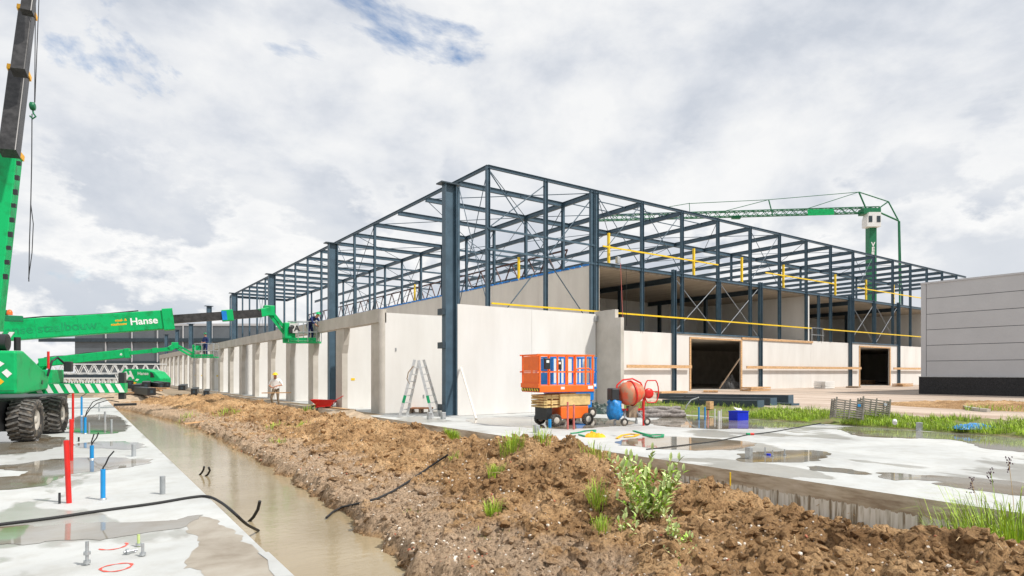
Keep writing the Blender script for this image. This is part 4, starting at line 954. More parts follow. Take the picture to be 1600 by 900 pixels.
for s_ in (-.42, .38): wheel(CM, (s_, -.34, .13), (0, 1, 0), .13, .07, lugs=10, rimm=panel_old)
lb('foot', lambda mb: [mb.bar((s_, .33, .14), (s_, .33, 0), .06) for s_ in (-.42, .38)], galv)
lb('motor_housing', lambda mb: mb.box((-.78, -.18, .8), (-.5, .18, 1.2)), blacks, bev=.04)
lb('handwheel', lambda mb: [mb.tube([(.78, .3*math.cos(a), 1.06+.34*math.sin(a)) if 0 else (.72+.26*math.cos(a), -.05, 1.08+.36*(max(-1, min(1, 1.3*math.sin(a))))) for a in [i*math.pi/10 for i in range(21)]], .02), mb.bar((.5, -.05, 1.08), (.98, -.05, 1.08), .03), mb.lathe((.60, -.1, 1.02), (0, 1, 0), [(0, .05), (0, .17), (.05, .17), (.05, .05)], 16)], red)
lb('side_cover', lambda mb: mb.box((-.12, -.1, .24), (.2, .1, .62)), wood_o)
bag = MB()
nn = 14; prof = [(0, .10), (.05, .2), (.2, .25), (.4, .24), (.55, .2), (.64, .1), (.66, .01)]
bag.lathe((-.62, -.05, .2), (0, 0, 1), prof, nn); bag.v = [tuple(Vector(v)+Vector((math.sin(v[2]*23+v[1]*21)*.045, math.cos(v[2]*31+v[0]*27)*.045, math.sin(v[0]*30+v[1]*19)*.03))) for v in bag.v]
bag.build('motor_bag', tarp_b, CM, world=False)
# ================================================================== SITE GEAR ON THE RIGHT SLAB
def stake(px, y0, y1, r, m, label, name='pipe_stub', cat='pipe', group=None, lean=(0, 0), n=10, cap=None, base=0.0):
    p = gp(px, y1, base); d_ = F*(H-base)/(y1-HY); h_ = (y1-y0)*d_/F
    t = MB().rod((p.x, p.y, base-.01), (p.x+lean[0], p.y+lean[1], base+h_), r, n).build(name, m); t.name = name
    return tag(t, label, cat, group)
stake(887, 628, 671, .03, pink, 'weathered red pipe standing left of its twin before the orange lift', group='red pipes before the lift')
stake(896.5, 632, 671, .03, pink, 'weathered red pipe standing right of its twin before the orange lift', group='red pipes before the lift')
stake(1005.5, 626, 665, .035, red, 'single red stake standing right of the cement mixer', 'stake', 'stake')
stake(1092, 636, 656, .03, bluep, 'left of two blue pipes standing in the puddle'); stake(1101.5, 636, 656, .03, bluep, 'right of two blue pipes standing in the puddle')
stake(1106, 641, 655, .03, pink, 'short pink pipe stub beside the two blue pipes'); stake(1117, 639, 653, .022, white, 'thin white pipe stub right of the blue pipes')
stake(1123.5, 642, 658, .045, white, 'thick white pipe stub in the puddle'); stake(1127, 640, 655, .02, white, 'slim white pipe stub closest to the blue crate')
stake(859, 655, 668, .05, bluep, 'short blue pipe stub at the front wheel of the orange lift')
def sbox(px, y0, y1, w_, label, m=galv):
    p = gp(px, y1); s_ = F*H/(y1-HY)/F; h_ = (y1-y0)*s_; W_ = w_*s_
    o = MB().box((p.x-W_*.45, p.y-W_*.45, 0), (p.x+W_*.45, p.y+W_*.45, h_)).build('anchor_box', m, bevel=.008); return tag(o, label, 'anchor box', 'grey anchor boxes cast in the slab')
sbox(838, 664, 676, 9, 'grey anchor box left of the orange lift'); sbox(1170, 699, 717, 9.5, 'grey anchor box near the slab edge by the brown puddle'); sbox(1436.5, 660, 673, 8, 'grey anchor box at the far slab edge by the grass')
sbox(671, 644, 655, 7, 'grey anchor box left under the stepladder'); sbox(692.5, 644, 655, 7, 'grey anchor box right under the stepladder')
def bolt(px, y0, y1, label, r=.012, m=galv, base=0, nuts=1):
    p = gp(px, y1, base); d_ = F*H/(y1-HY); h_ = (y1-y0)*d_/F; t = thing('anchor_bolt', (p.x, p.y, 0), label, 'bolt')
    mb = MB(); mb.rod((p.x, p.y, 0), (p.x, p.y, h_), r, 10); mb.build('rod', m, t)
    for k in range(nuts): z = h_*(.08 if k == 0 else .45+.0*k); MB().lathe((p.x, p.y, z), (0, 0, 1), [(0, r*2.2), (r*1.8, r*2.2)], 6).build('nut', galv, t)
    return t
bolt(1195.5, 699, 711, 'small bolt standing left in the brown puddle', .014); bolt(1207, 703, 714, 'small bolt beside the blue cap in the puddle', .014); bolt(1226, 702, 712, 'small bolt standing right in the brown puddle', .014)
p = gp(1201, 712); tag(MB().lathe((p.x, p.y, 0), (0, 0, 1), [(0, .045), (.04, .045)], 14).build('plastic_disc', bluec), 'small blue cap lying between the puddle bolts', 'pipe cap')
# blue crate with paper
p = gp(1154, 656.5); CR = thing('plastic_crate', (p.x, p.y, 0), 'blue plastic crate with crumpled paper on top, standing in a puddle', 'crate', rz=R(-8))
w_, d_, h_ = .27, .2, .33
mb = MB(); mb.box((-w_, -d_, 0), (w_, -d_+.02, h_)); mb.box((-w_, d_-.02, 0), (w_, d_, h_)); mb.box((-w_, -d_+.02, 0), (-w_+.02, d_-.02, h_)); mb.box((w_-.02, -d_+.02, 0), (w_, d_-.02, h_)); mb.box((-w_+.02, -d_+.02, .01), (w_-.02, d_-.02, .03)); mb.build('tub', bluec, CR, world=False)
mb = MB(); mb.box((-w_-.015, -d_-.015, h_-.03), (w_+.015, -d_-.001, h_)); mb.box((-w_-.015, d_+.001, h_-.03), (w_+.015, d_+.015, h_)); mb.build('rim', bluec, CR, world=False)
mb = MB(); mb._add([Vector((x*.12-.02+random.uniform(-.03, .03), y*.1+random.uniform(-.02, .02), h_+.02+random.uniform(0, .12))) for y in range(-1, 2) for x in range(-1, 2)], [(0, 1, 4, 3), (1, 2, 5, 4), (3, 4, 7, 6), (4, 5, 8, 7)]); o = mb.build('waste_paper', white); tag(o, 'crumpled white paper lying in the blue crate', 'paper'); o.location = CR.location; o.rotation_euler = CR.rotation_euler
# grey geotextile roll
p = gp(1033, 652); mb = MB()
for i, (a, b_, z, r) in enumerate(((-.95, .9, .09, .1), (-.9, .95, .1, .1), (-.8, .85, .22, .1), (-.85, .7, .24, .09), (-.7, .75, .34, .08))):
    y = (-.12, .14, -.05, .12, .03)[i]
    pts = [p+e1*(a+(b_-a)*k/8)+e2*(y+.04*math.sin(k*1.3+i))+Vector((0, 0, z+.02*math.sin(k*1.7+i*2))) for k in range(9)]
    mb.tube(pts, [r*(.7 if k in (0, 8) else 1+.12*math.sin(k*2.1+i)) for k in range(9)], 10)
tag(mb.build('fabric_roll', fabric_g), 'grey bundle of geotextile lying right of the cement mixer', 'fabric roll')
def heap(px, py, wx, wy, h_, m, label, name, cat, z=0.0, seed=0):
    p = gp(px, py, z); n = 26; xs = np.linspace(-1, 1, n); A, B = np.meshgrid(xs, xs); rr = A**2+B**2
    Zz = np.clip(1-rr, 0, 1)**.5*h_*(.6+.7*np.abs(fbm(A*1.6+seed, B*1.6, 4)))-.005
    X = p.x+(A*wx*e1.x+B*wy*e2.x); Y = p.y+(A*wx*e1.y+B*wy*e2.y)
    return tag(grid_obj(name, X, Y, Zz+z, m, False), label, cat)
heap(934, 646, .65, .4, .45, tarp_d, 'dark green tarpaulin heap left of the cement mixer', 'tarpaulin', 'tarpaulin')
heap(990, 649, .8, .3, .25, tarp_d, 'low dark sheet heap behind the cement mixer', 'tarpaulin', 'tarpaulin', seed=5)
heap(1522, 669, .62, .35, .14, tarp_b, 'crumpled blue tarpaulin lying in the grass', 'tarpaulin', 'tarpaulin', z=.12, seed=9)
heap(930, 683, .28, .16, .13, strap_y, 'heaped yellow webbing strap on the slab', 'strap_heap', 'strap', seed=3)
def strap(pts, m, label, r=.02, name='strap'):
    P = [gp(x, y)+Vector((0, 0, .02)) for x, y in pts]; mb = MB()
    for a, b_ in zip(P, P[1:]): mb.bar(a, b_, .07, .02)
    return tag(mb.build(name, m), label, 'strap')
strap([(892, 678), (903, 677), (915, 674), (930, 673), (927, 680), (915, 683), (905, 680)], strap_g, 'green webbing strap left of the yellow one')
strap([(964, 686), (972, 681), (985, 679), (998, 680), (990, 683), (975, 684)], strap_y, 'flat yellow webbing strap between the green ones')
strap([(990, 674), (1000, 677), (1015, 681), (1025, 680), (1036, 680), (1035, 683), (1022, 684), (1005, 681)], strap_g, 'dark green webbing strap at the right end of the straps')
# cables
def cable(pts, r, m, label, z=None, name='cable'):
    P = []
    for x, y, *k in pts:
        zz = k[0] if k else 0.0; P.append(gp(x, y, zz)+Vector((0, 0, r)))
    Q = []
    for i in range(len(P)-1):
        p0_, p1_, p2_, p3_ = P[max(i-1, 0)], P[i], P[i+1], P[min(i+2, len(P)-1)]
        for k in range(6):
            t = k/6; Q.append(.5*((2*p1_)+(p2_-p0_)*t+(2*p0_-5*p1_+4*p2_-p3_)*t*t+(3*p1_-p0_-3*p2_+p3_)*t**3))
    Q.append(P[-1]); return tag(MB().tube(Q, r, 7).build(name, m), label, 'cable')
o = cable([(1010, 703), (1030, 701), (1080, 695), (1120, 690), (1150, 684), (1170, 680), (1210, 675), (1260, 666), (1285, 661.5)], .014, black, 'dark cable running across the right slab through a coloured connector')
p = gp(1172, 680); MB().rod(p+e1*-.10+Vector((0, 0, .03)), p+Vector((0, 0, .03)), .035, 10).build('plug', strap_g, o); MB().rod(p+Vector((0, 0, .03)), p+e1*.10+Vector((0, 0, .03)), .035, 10).build('socket', red, o)
cable([(-30, 827), (0, 822), (80, 812), (160, 800), (240, 789), (300, 779), (325, 778), (345, 787), (365, 803), (385, 821, -.2), (404, 831, -.45)], .018, black, 'long black cable crossing the left slab into the trench')
# stiff cable across the soil bank, lying on it
P = []
for x, y in ((510, 812), (520, 803), (535, 795), (560, 790), (590, 782), (615, 770), (640, 754), (670, 733), (700, 713)):
    lo, hi = 2.0, 30.0                                 # march the view ray to the soil
    for d_ in np.arange(5, 25, .03):
        q = at(x, y, d_)
        if q.z < max(-.45, hz(q.x, q.y)): break
    P.append(q+Vector((0, 0, .03)))
tag(MB().tube(P, .018, 7).build('cable', black), 'dark cable lying over the brown soil bank', 'cable')
def bent(pts, r, m, label, name='conduit', base=-.47):
    p0_ = gp(*pts[0], base); d0 = F*(H-base)/(pts[0][1]-HY); P = [at(x, y, d0-.05*i) for i, (x, y) in enumerate(pts)]; P[0].z = base
    return tag(MB().tube(P, r, 8).build(name, m), label, 'conduit')
bent([(388, 816), (396, 808), (403, 796), (406, 783)], .022, black, 'curved dark conduit sticking out of the trench water near the slab')
bent([(311, 743), (315, 739), (318, 734), (319, 729)], .02, black, 'left of two small hoops in the trench water')
bent([(320, 745), (325, 741), (328, 735), (326, 730)], .02, black, 'right of two small hoops in the trench water')
# pipes in the left slab
stake(108, 688, 786, .031, red, 'nearest tall red pipe standing on the left slab', lean=(-.03, 0), n=14); stake(111.5, 655, 720, .033, red, 'second tall red pipe right behind the nearest one', n=14); stake(114, 612, 660, .035, red, 'far red pipe beside the crane wheels')
def sleeve(px, y0, y1, r, label, tips):
    p = gp(px, y1); d_ = F*H/(y1-HY); h_ = (y1-y0)*d_/F; t = thing('blue_conduit', (p.x, p.y, 0), label, 'pipe')
    MB().rod((p.x, p.y, -.01), (p.x, p.y, h_), r, 14).build('sleeve', bluep, t); MB().lathe((p.x, p.y, 0), (0, 0, 1), [(0, r*1.5), (.02, r*1.5), (.025, r*1.1)], 14).build('collar', galv, t)
    for tip in tips:
        a = Vector((p.x, p.y, h_-.1)); MB().tube([a, a+Vector((0, 0, .12))]+[at(x, y, d_) for x, y in tip], r*.33, 7).build('cable_end', black, t)
    return t
sleeve(161, 733, 781, .029, 'nearest blue pipe on the left slab with a black cable end', [[(165, 725), (170, 714), (178, 705)]])
sleeve(143.5, 696, 718, .035, 'middle blue pipe on the left slab with two cable ends', [[(143, 690), (147, 678)], [(146, 690), (151, 684), (154, 676)]])
sleeve(133, 652, 678, .035, 'far blue pipe behind the red pipes with long bowed cables', [[(140, 640), (152, 630), (170, 625), (186, 628)], [(136, 642), (145, 628), (160, 622), (178, 621)]])
sleeve(127.5, 620, 650, .035, 'farthest blue pipe beside the crane outrigger', [[(133, 616), (143, 608), (160, 604)]])
stake(254, 744, 772, .035, greypl, 'nearest grey pipe stub on the left slab', n=14); stake(209, 694, 713, .04, greypl, 'grey pipe stub in the middle puddle', n=14)
stake(174, 655, 676, .03, greypl, 'thin grey pipe stub far on the left slab'); stake(164, 643, 660, .03, greypl, 'farther grey pipe stub on the left slab'); stake(139, 660, 677, .03, greypl, 'small grey pipe stub by the far blue pipe'); stake(155, 630, 643, .03, greypl, 'farthest grey pipe stub on the left slab')
stake(93, 770, 787, .014, blacks, 'short dark rod left of the red pipe', 'rod_stub', 'rod'); stake(123, 683, 690, .02, blacks, 'tiny dark rod by the crane wheel', 'rod_stub', 'rod')
bolt(136, 846, 883, 'tall anchor bolt with two nuts on the left slab', .014, nuts=2); bolt(223, 849, 869, 'anchor bolt right of the lying bolt', .013); bolt(216.5, 835, 854, 'anchor bolt with a lime tip', .013, leaf_p)
p = gp(203, 866); t = thing('anchor_bolt', tuple(p), 'anchor bolt lying flat on the left slab', 'bolt'); MB().rod(p+Vector((-.05, .0, .025)), p+Vector((.06, .03, .025)), .013, 8).build('rod', galv, t); MB().lathe(p+Vector((-.03, 0, .025)), (1, .3, 0), [(0, .03), (.025, .03)], 6).build('nut', galv, t)
def ring(px, py, r, lab, frac=1.0, ph=0):
    c = gp(px, py); n = 60; vs = []; fs = []
    for i in range(int(n*frac)+1):
        a = ph+2*math.pi*i/n; k = 1+.05*math.sin(3*a); wv = .010*(1+.4*math.sin(a*7)); vs += [(c.x+math.cos(a)*(r*k-wv), c.y+math.sin(a)*(r*k-wv), .0045), (c.x+math.cos(a)*(r*k+wv), c.y+math.sin(a)*(r*k+wv), .0045)]
    for i in range(int(n*frac)): fs.append((2*i, 2*i+1, 2*i+3, 2*i+2))
    mb = MB(); mb._add(vs, fs); return tag(mb.build('spray_mark', spray), lab, 'marking')
ring(182, 887, .115, 'closed red sprayed ring on the left slab'); ring(176, 854, .12, 'faint open red sprayed arc on the left slab', .55, 3.4)
# pale edging strip on the left slab lip
mb = MB(); ks = [(1.33, 5.05), (1.47, 5.0), (1.47, 6.05), (1.38, 6.1), (1.40, 5.8), (1.34, 5.5)]
mb._add([(x, y, .006) for x, y in ks], [tuple(range(len(ks)))]); tag(mb.build('dry_edge', slabm), kind='structure')
# ================================================================== LADDER, PLANK, PALLET, BARROW, STACKS
LD = gp(657, 651); LT = thing('stepladder', (LD.x, LD.y, 0), 'tall open aluminium stepladder before the unit end wall', 'ladder')
dL = F*H/(651-HY); sc_ = dL/F
def lp(px, py, dd=0): return at(px, py, dL+dd)
for (tops, feet) in ((((648, 562), (655, 564)), ((624, 647), (636, 645))), (((654, 563), (662, 562)), ((676, 647), (688, 647)))):
    a0, a1 = lp(*tops[0], -.25), lp(*tops[1], .3); b0, b1 = lp(*feet[0], -.35), lp(*feet[1], .5); b0.z = b1.z = 0.0
    mb = MB(); mb.bar(a0, b0, .05, .10, up=e1); mb.bar(a1, b1, .05, .10, up=e1); mb.build('side_rails', alu, LT)
    for k in range(1, 8): t = k/8; MB().bar(a0.lerp(b0, t), a1.lerp(b1, t), .05, .04).build('rung', alu, LT)
    m_ = a0.lerp(b0, .62); MB().bar(m_, a0.lerp(b0, .75), .055, .105, up=e1).build('tape_mark', strap_g, LT)
mb = MB(); mb.tube([lp(640, 600, -.3), lp(636, 592, -.3), lp(638, 582, -.3), lp(646, 572, -.3)], .02); mb.build('hose', wood_o, LT)
a = gp(744, 655); b_ = at(720, 574, 0+F*0+24.1); b_ = Vector((12.5, 20.66, 0)); kx = at(720, 574, 23.6)
tag(MB().bar(a+Vector((0, 0, .02)), at(720, 574, (20.66)/(CS-SN*(720-800)/F)), .07, .04).build('timber_plank', panel_b), 'thin timber batten leaning against the end wall', 'batten')
p = gp(656, 646); PL = thing('pallet', (p.x, p.y, 0), 'small wooden pallet on the slab behind the stepladder', 'pallet')
mb = MB()
for k in range(5): mb.bar(p+e1*-.45+e2*(k*.2)+Vector((0, 0, .2)), p+e1*.45+e2*(k*.2)+Vector((0, 0, .2)), .12, .03)
mb.build('top_board', mat('orange stained timber', (.5, .2, .08), .7), PL); mb = MB()
for x in (-.4, 0, .4): mb.bar(p+e1*x+Vector((0, 0, .1)), p+e1*x+e2*.8+Vector((0, 0, .1)), .1, .16)
mb.build('bearer', wood_o, PL)
# wheelbarrow
wb = at(507, 647, 29.2); wb.z = -.2; WB = thing('wheelbarrow', tuple(wb), 'red wheelbarrow standing on the soil bank beside the units', 'wheelbarrow', rz=-TH+R(4))
def wbp(nm, fn, m, bev=0): mb = MB(); fn(mb); return mb.build(nm, m, WB, world=False, bevel=bev)
tray = MB(); T = [(-.62, -.3, .62), (.45, -.3, .58), (.45, .3, .58), (-.62, .3, .62), (-.3, -.2, .3), (.3, -.2, .3), (.3, .2, .3), (-.3, .2, .3)]
tray._add(T, [(0, 1, 5, 4), (1, 2, 6, 5), (2, 3, 7, 6), (3, 0, 4, 7), (4, 5, 6, 7)]); tray.build('tray', red, WB, world=False)
wbp('handle', lambda mb: mb.tube([(-.4, -.22, .25), (.3, -.26, .32), (.6, -.3, .6), (.95, -.3, .8)], .02), red); wbp('handle', lambda mb: mb.tube([(-.4, .22, .25), (.3, .26, .32), (.6, .3, .6), (.95, .3, .8)], .02), red)
wbp('leg', lambda mb: mb.tube([(.3, -.22, .32), (.42, -.24, .0), (.1, -.24, .0), (0, -.2, .3)], .018), red); wbp('leg', lambda mb: mb.tube([(.3, .22, .32), (.42, .24, .0), (.1, .24, .0), (0, .2, .3)], .018), red)
wheel(WB, (-.45, 0, .18), (0, 1, 0), .18, .09, lugs=10)
# planks on the slab edge behind the barrow, plank on the bank
a, b_ = gp(500, 640, .0), gp(592, 634, .0)
tag(MB().bar(Vector((9.9, 26.0, .04)), Vector((9.8, 31.5, .04)), .2, .05).build('timber_plank', wood), 'long plank lying on the slab edge before the units', 'plank')
q = None
for d_ in np.arange(14, 30, .03):
    q = at(312, 663, d_)
    if q.z < hz(q.x, q.y): break
tag(MB().bar(q+Vector((-.55, -.1, .06)), q+Vector((.6, .5, .10)), .12, .05).build('timber_plank', wood), 'short pale plank lying flat on the soil bank by the trench', 'plank')
# dark steel beams stacked on the right
def beam(px0, y0, px1, y1, d0, d1, w_, h_, lab):
    a, b_ = at(px0, y0, d0), at(px1, y1, d1); t = thing('box_beam', (b_.x, b_.y, b_.z), lab, 'beam', 'dark steel beams stacked behind the slab')
    MB().bar(a, b_, w_, h_).build('beam_body', steel_d, t); ax = (b_-a).normalized(); MB().bar(b_+ax*.001, b_+ax*.03, w_*1.02, h_*1.04).build('end_plate', steel, t)
    return t
beam(1040, 632, 1188, 635, 28.5, 24.6, .46, .48, 'front dark beam of the stack, ending nearest the blue crate'); beam(1050, 627, 1208, 631, 30.5, 26.0, .46, .5, 'second dark beam of the stack, just behind the front one')
beam(1030, 622, 1235, 626, 33, 27.5, .46, .5, 'rear upper dark beam reaching farthest right'); beam(1090, 630, 1242, 639, 31.5, 26.0, .46, .46, 'rear lower dark beam on the grass at the right end')
beam(985, 637, 1105, 631, 29.5, 27.4, .3, .34, 'left dark beam of the stack behind the grey bundle')
tag(MB().box(at(1109, 633, 25.4)-Vector((.12, .1, .16)), at(1109, 633, 25.4)+Vector((.12, .1, .16))).build('timber_block', wood), 'square timber block between the stacked dark beams', 'block')
p = at(1085, 620, 26.5); mb = MB(); mb.tube([at(1070, 645, 26), at(1073, 634, 26), at(1080, 625, 26), at(1092, 621, 26)], .03); tag(mb.build('conduit', galv), 'pale bowed conduit rising before the dark beams', 'conduit')
mb = MB(); mb.tube([at(1066, 621, 26), at(1080, 616, 26), at(1090, 620, 26), at(1094, 632, 26), at(1094, 642, 26)], .015); tag(mb.build('cable', black), 'thin black cable bowed over the dark beams', 'cable')
# wire mesh crates
crate_m = mat('weathered grey slat', (.30, .28, .24), .8, scale=7, c2=(.19, .17, .14))
for i, (px, py, w_, lab) in enumerate(((1322, 654, 1.25, 'left grey slatted crate on the grass edge'), (1363, 652, 1.15, 'right grey slatted crate on the grass edge'))):
    p = gp(px, py, .22); t = thing('slatted_crate', (p.x, p.y, .2), lab, 'crate', 'grey slatted crates behind the grass', rz=R(-50)); t.scale = (.72, .72, .82); t.rotation_euler = (R(-9), R(7), R(-50))
    for f_, (A, B) in enumerate((((-.55, -.4), (.55, -.4)), ((.55, -.4), (.55, .4)), ((.55, .4), (-.55, .4)), ((-.55, .4), (-.55, -.4)))):
        mb = MB()
        for k in range(8): z = .08+k*.085; mb.bar((*A, z), (*B, z), .02, .045)
        mb.bar((*A, 0), (*A, .78), .06); mb.bar(((A[0]+B[0])/2, (A[1]+B[1])/2, 0), ((A[0]+B[0])/2, (A[1]+B[1])/2, .76), .05)
        mb.build('slatted_side', crate_m, t, world=False)
    MB().box((.3, -.435, .5), (.42, -.415, .6)).build('label_plate', bluep if i == 0 else galv, t, world=False)
p = gp(1400, 665, .15); tag(MB().rod(p+Vector((-.07, 0, .08)), p+Vector((.08, .07, .13)), .06, 14).build('can', white), 'white can lying in the grass beyond the slab', 'can')
# timber around the hall doors
def pile(px, py, n, rows, l, m, lab, dirv=(1, 0, 0), name='timber_stack', w_=.30, h_=.12, z=GZ, gap=1.1):
    p = gp(px, py, z); t = thing(name, (p.x, p.y, z), lab, 'timber stack'); dr = Vector(dirv).normalized(); sd = Vector((-dr.y, dr.x, 0))
    for r_ in range(rows):
        for k in range(n):
            o = p+sd*(k*w_*gap)+Vector((0, 0, h_*(r_*1.35+.5)+.02)); a = o-dr*l/2*(random.uniform(.9, 1.05)); b_ = o+dr*l/2
            MB().bar(a, b_, w_, h_).build('board', m, t)
    return t
pile(1294, 607, 3, 4, 2.0, white, 'stack of pale boards against the hall wall between the doors', (1, .1, 0)); pile(1186, 611, 3, 2, 2.6, wood, 'flat stack of new timber right of the large hall door')
pile(1118, 613, 3, 1, 1.6, wood, 'scattered timber offcuts on the sill of the large hall door', (.8, .6, 0)); pile(1340, 606, 3, 1, 1.8, wood_o, 'old timber pieces left of the small hall door', (1, .3, 0)); pile(1416, 604, 3, 2, 2.4, wood, 'timber stack between the small hall door and the grey building')
pile(1052, 614.5, 2, 1, 2.6, wood, 'new timber boards at the foot of the wall left of the large door'); pile(1360, 600.5, 3, 3, 1.7, wood, 'timber pack standing inside the small hall door')
p = gp(1340, 608, GZ); 
heap(1140, 607, .9, .5, 1.0, mat('pale sack', (.3, .3, .3), .8), 'pale sacks heaped inside the large hall door', 'sack_heap', 'sacks', z=GZ, seed=2)
tag(MB().bar(at(1124, 607, 47.2), at(1156, 560, 47.8), .1, .06).build('timber_plank', wood_o), 'plank leaning in the large hall door', 'plank')
# small things at the left distance
p = gp(157, 611, -.03); t = thing('barrel', tuple(gp(158, 609, 0)), 'dull green barrel at the end of the left slab', 'barrel'); MB().lathe(tuple(gp(158, 609, 0)), (0, 0, 1), [(0, .28), (.3, .3), (.6, .28), (.62, .2)], 16).build('shell', leaf, t)
tag(MB().lathe(tuple(gp(166, 610, 0)), (0, 0, 1), [(0, .15), (.1, .25), (.25, .22), (.35, .05)], 12).build('sack', hatred), 'small orange sack beside the barrel', 'sack')
a = gp(224, 633, -.2); tag(MB().bar(gp(178, 634, -.03)+Vector((0, 0, .05)), gp(213, 633, -.03)+Vector((0, 0, .05)), .3, .12).build('drain_pipe', blacks), 'dark beam bridging the far end of the trench', 'beam')
# ================================================================== PEOPLE
def skin_body(name, J, E, Rr, parent, matsel, mats, lvl=2):
    me = bpy.data.meshes.new(name); names = list(J); me.from_pydata([J[k] for k in names], [(names.index(a), names.index(b_)) for a, b_ in E], [])
    o = bpy.data.objects.new(name, me); col.objects.link(o)
    s = o.modifiers.new('s', 'SKIN'); s.use_smooth_shade = True
    sv = me.skin_vertices[0].data
    for i, k in enumerate(names): r = Rr[k]; sv[i].radius = r if isinstance(r, tuple) else (r, r)
    sv[names.index('pelvis')].use_root = True
    ss = o.modifiers.new('d', 'SUBSURF'); ss.levels = lvl; ss.render_levels = lvl
    bpy.context.view_layer.update(); dg = bpy.context.evaluated_depsgraph_get(); nm = bpy.data.meshes.new_from_object(o.evaluated_get(dg)); nm.name = name
    bpy.data.objects.remove(o); o = bpy.data.objects.new(name, nm); col.objects.link(o); o.parent = parent
    nm.materials.clear()
    for m in mats: nm.materials.append(m)
    for p in nm.polygons: p.use_smooth = True; p.material_index = matsel(p.center)
    return o
def person(loc, rz, label, pose, cols, helmet):
    t = thing('person', loc, label, 'person', rz=rz)
    J = dict(pelvis=(0, 0, .95), spine=(0, .0, 1.15), chest=(0, 0, 1.34), neck=(0, 0, 1.5), head0=(0, -.01, 1.58), head=(0, -.015, 1.68), head2=(0, -.01, 1.75),
             shl=(-.19, 0, 1.42), shr=(.19, 0, 1.42), ell=(-.27, .0, 1.14), elr=(.27, .0, 1.14), wrl=(-.16, -.24, 1.08), wrr=(.14, -.26, 1.06), hal=(-.08, -.29, 1.08), har=(.06, -.31, 1.06),
             hil=(-.1, 0, .9), hir=(.1, 0, .9), knl=(-.12, -.04, .5), knr=(.12, -.02, .5), anl=(-.13, .02, .09), anr=(.14, .03, .09), tol=(-.15, -.15, .04), tor=(.17, -.14, .04))
    J.update(pose)
    E = [('pelvis', 'spine'), ('spine', 'chest'), ('chest', 'neck'), ('neck', 'head0'), ('head0', 'head'), ('head', 'head2'), ('chest', 'shl'), ('chest', 'shr'), ('shl', 'ell'), ('shr', 'elr'), ('ell', 'wrl'), ('elr', 'wrr'), ('wrl', 'hal'), ('wrr', 'har'), ('pelvis', 'hil'), ('pelvis', 'hir'), ('hil', 'knl'), ('hir', 'knr'), ('knl', 'anl'), ('knr', 'anr'), ('anl', 'tol'), ('anr', 'tor')]
    Rr = dict(pelvis=(.16, .12), spine=(.15, .11), chest=(.17, .12), neck=.055, head0=.075, head=(.085, .1), head2=.075, shl=.075, shr=.075, ell=.05, elr=.05, wrl=.033, wrr=.033, hal=.04, har=.04, hil=.1, hir=.1, knl=.065, knr=.065, anl=.045, anr=.045, tol=.045, tor=.045)
    nz = Vector(J['neck']); hd = Vector(J['head']); els = [Vector(J['ell']), Vector(J['elr'])]; wr = [Vector(J['wrl']), Vector(J['wrr']), Vector(J['hal']), Vector(J['har'])]; pz = J['pelvis'][2]
    def sel(c):
        if (c-hd).length < .16 or (c-Vector(J['head0'])).length < .085: return 2
        if min((c-w_).length for w_ in wr) < .11: return 2
        if cols[1] and min((c-(els[i]*.5+wr[i]*.5)).length for i in (0, 1)) < .12: return 2
        if c.z < .12: return 3
        return 1 if c.z < pz+.02 else 0
    b_ = skin_body('body', J, E, Rr, t, sel, [cols[0], khaki if cols[2] is None else cols[2], skin_m, blacks])
    c = Vector(J['head2'])+Vector((0, 0, .0))
    MB().lathe(c+Vector((0, 0, -.01)), (0, -.12, 1), [(0, .15), (.012, .15), (.014, .125), (.06, .115), (.1, .08), (.12, .02)], 18).build('helmet', helmet, t, world=False)
    mb = MB(); h_ = Vector(J['head']); mb.lathe(h_+Vector((0, -.1, -.02)), (0, -1, -.3), [(0, .02), (.03, .012)], 8); mb.build('nose', skin_m, t, world=False)
    for s_ in (-1, 1): 
        for f_ in range(4):
            hnd = Vector(J['hal' if s_ < 0 else 'har']); o = hnd+Vector((.0, -.02, .025-.018*f_)); MB().tube([o, o+Vector((-s_*.03, -.04, 0)), o+Vector((-s_*.055, -.03, -.015))], .009, 6).build('finger', skin_m, t, world=False)
    return t
# worker standing by the unit wall, looking down at a batten
wd = 31.2; wp = at(431, 637, wd); wz = wp.z
person((wp.x, wp.y, wz), -TH+R(8), 'worker in white shirt and yellow helmet holding a batten by the units', dict(chest=(0, -.05, 1.32), neck=(0, -.1, 1.46), head0=(0, -.14, 1.53), head=(.01, -.19, 1.62), head2=(.01, -.19, 1.69), shl=(-.2, -.04, 1.4), shr=(.2, -.04, 1.4), ell=(-.32, -.06, 1.14), elr=(.34, -.08, 1.16), wrl=(-.14, -.26, 1.04), wrr=(.14, -.3, 1.12), hal=(-.04, -.32, 1.02), har=(.06, -.34, 1.08), knl=(-.2, -.1, .5), knr=(.1, -.02, .5), anl=(-.14, .06, .09), anr=(.16, .03, .09), tol=(-.17, -.1, .04), tor=(.2, -.14, .04)), (shirt, True, khaki), yellow)
tag(MB().bar(at(409, 614, wd-.38), at(455, 613.4, wd-.38), .03, .05).build('batten', wood), 'thin pale batten held level by the worker', 'batten')
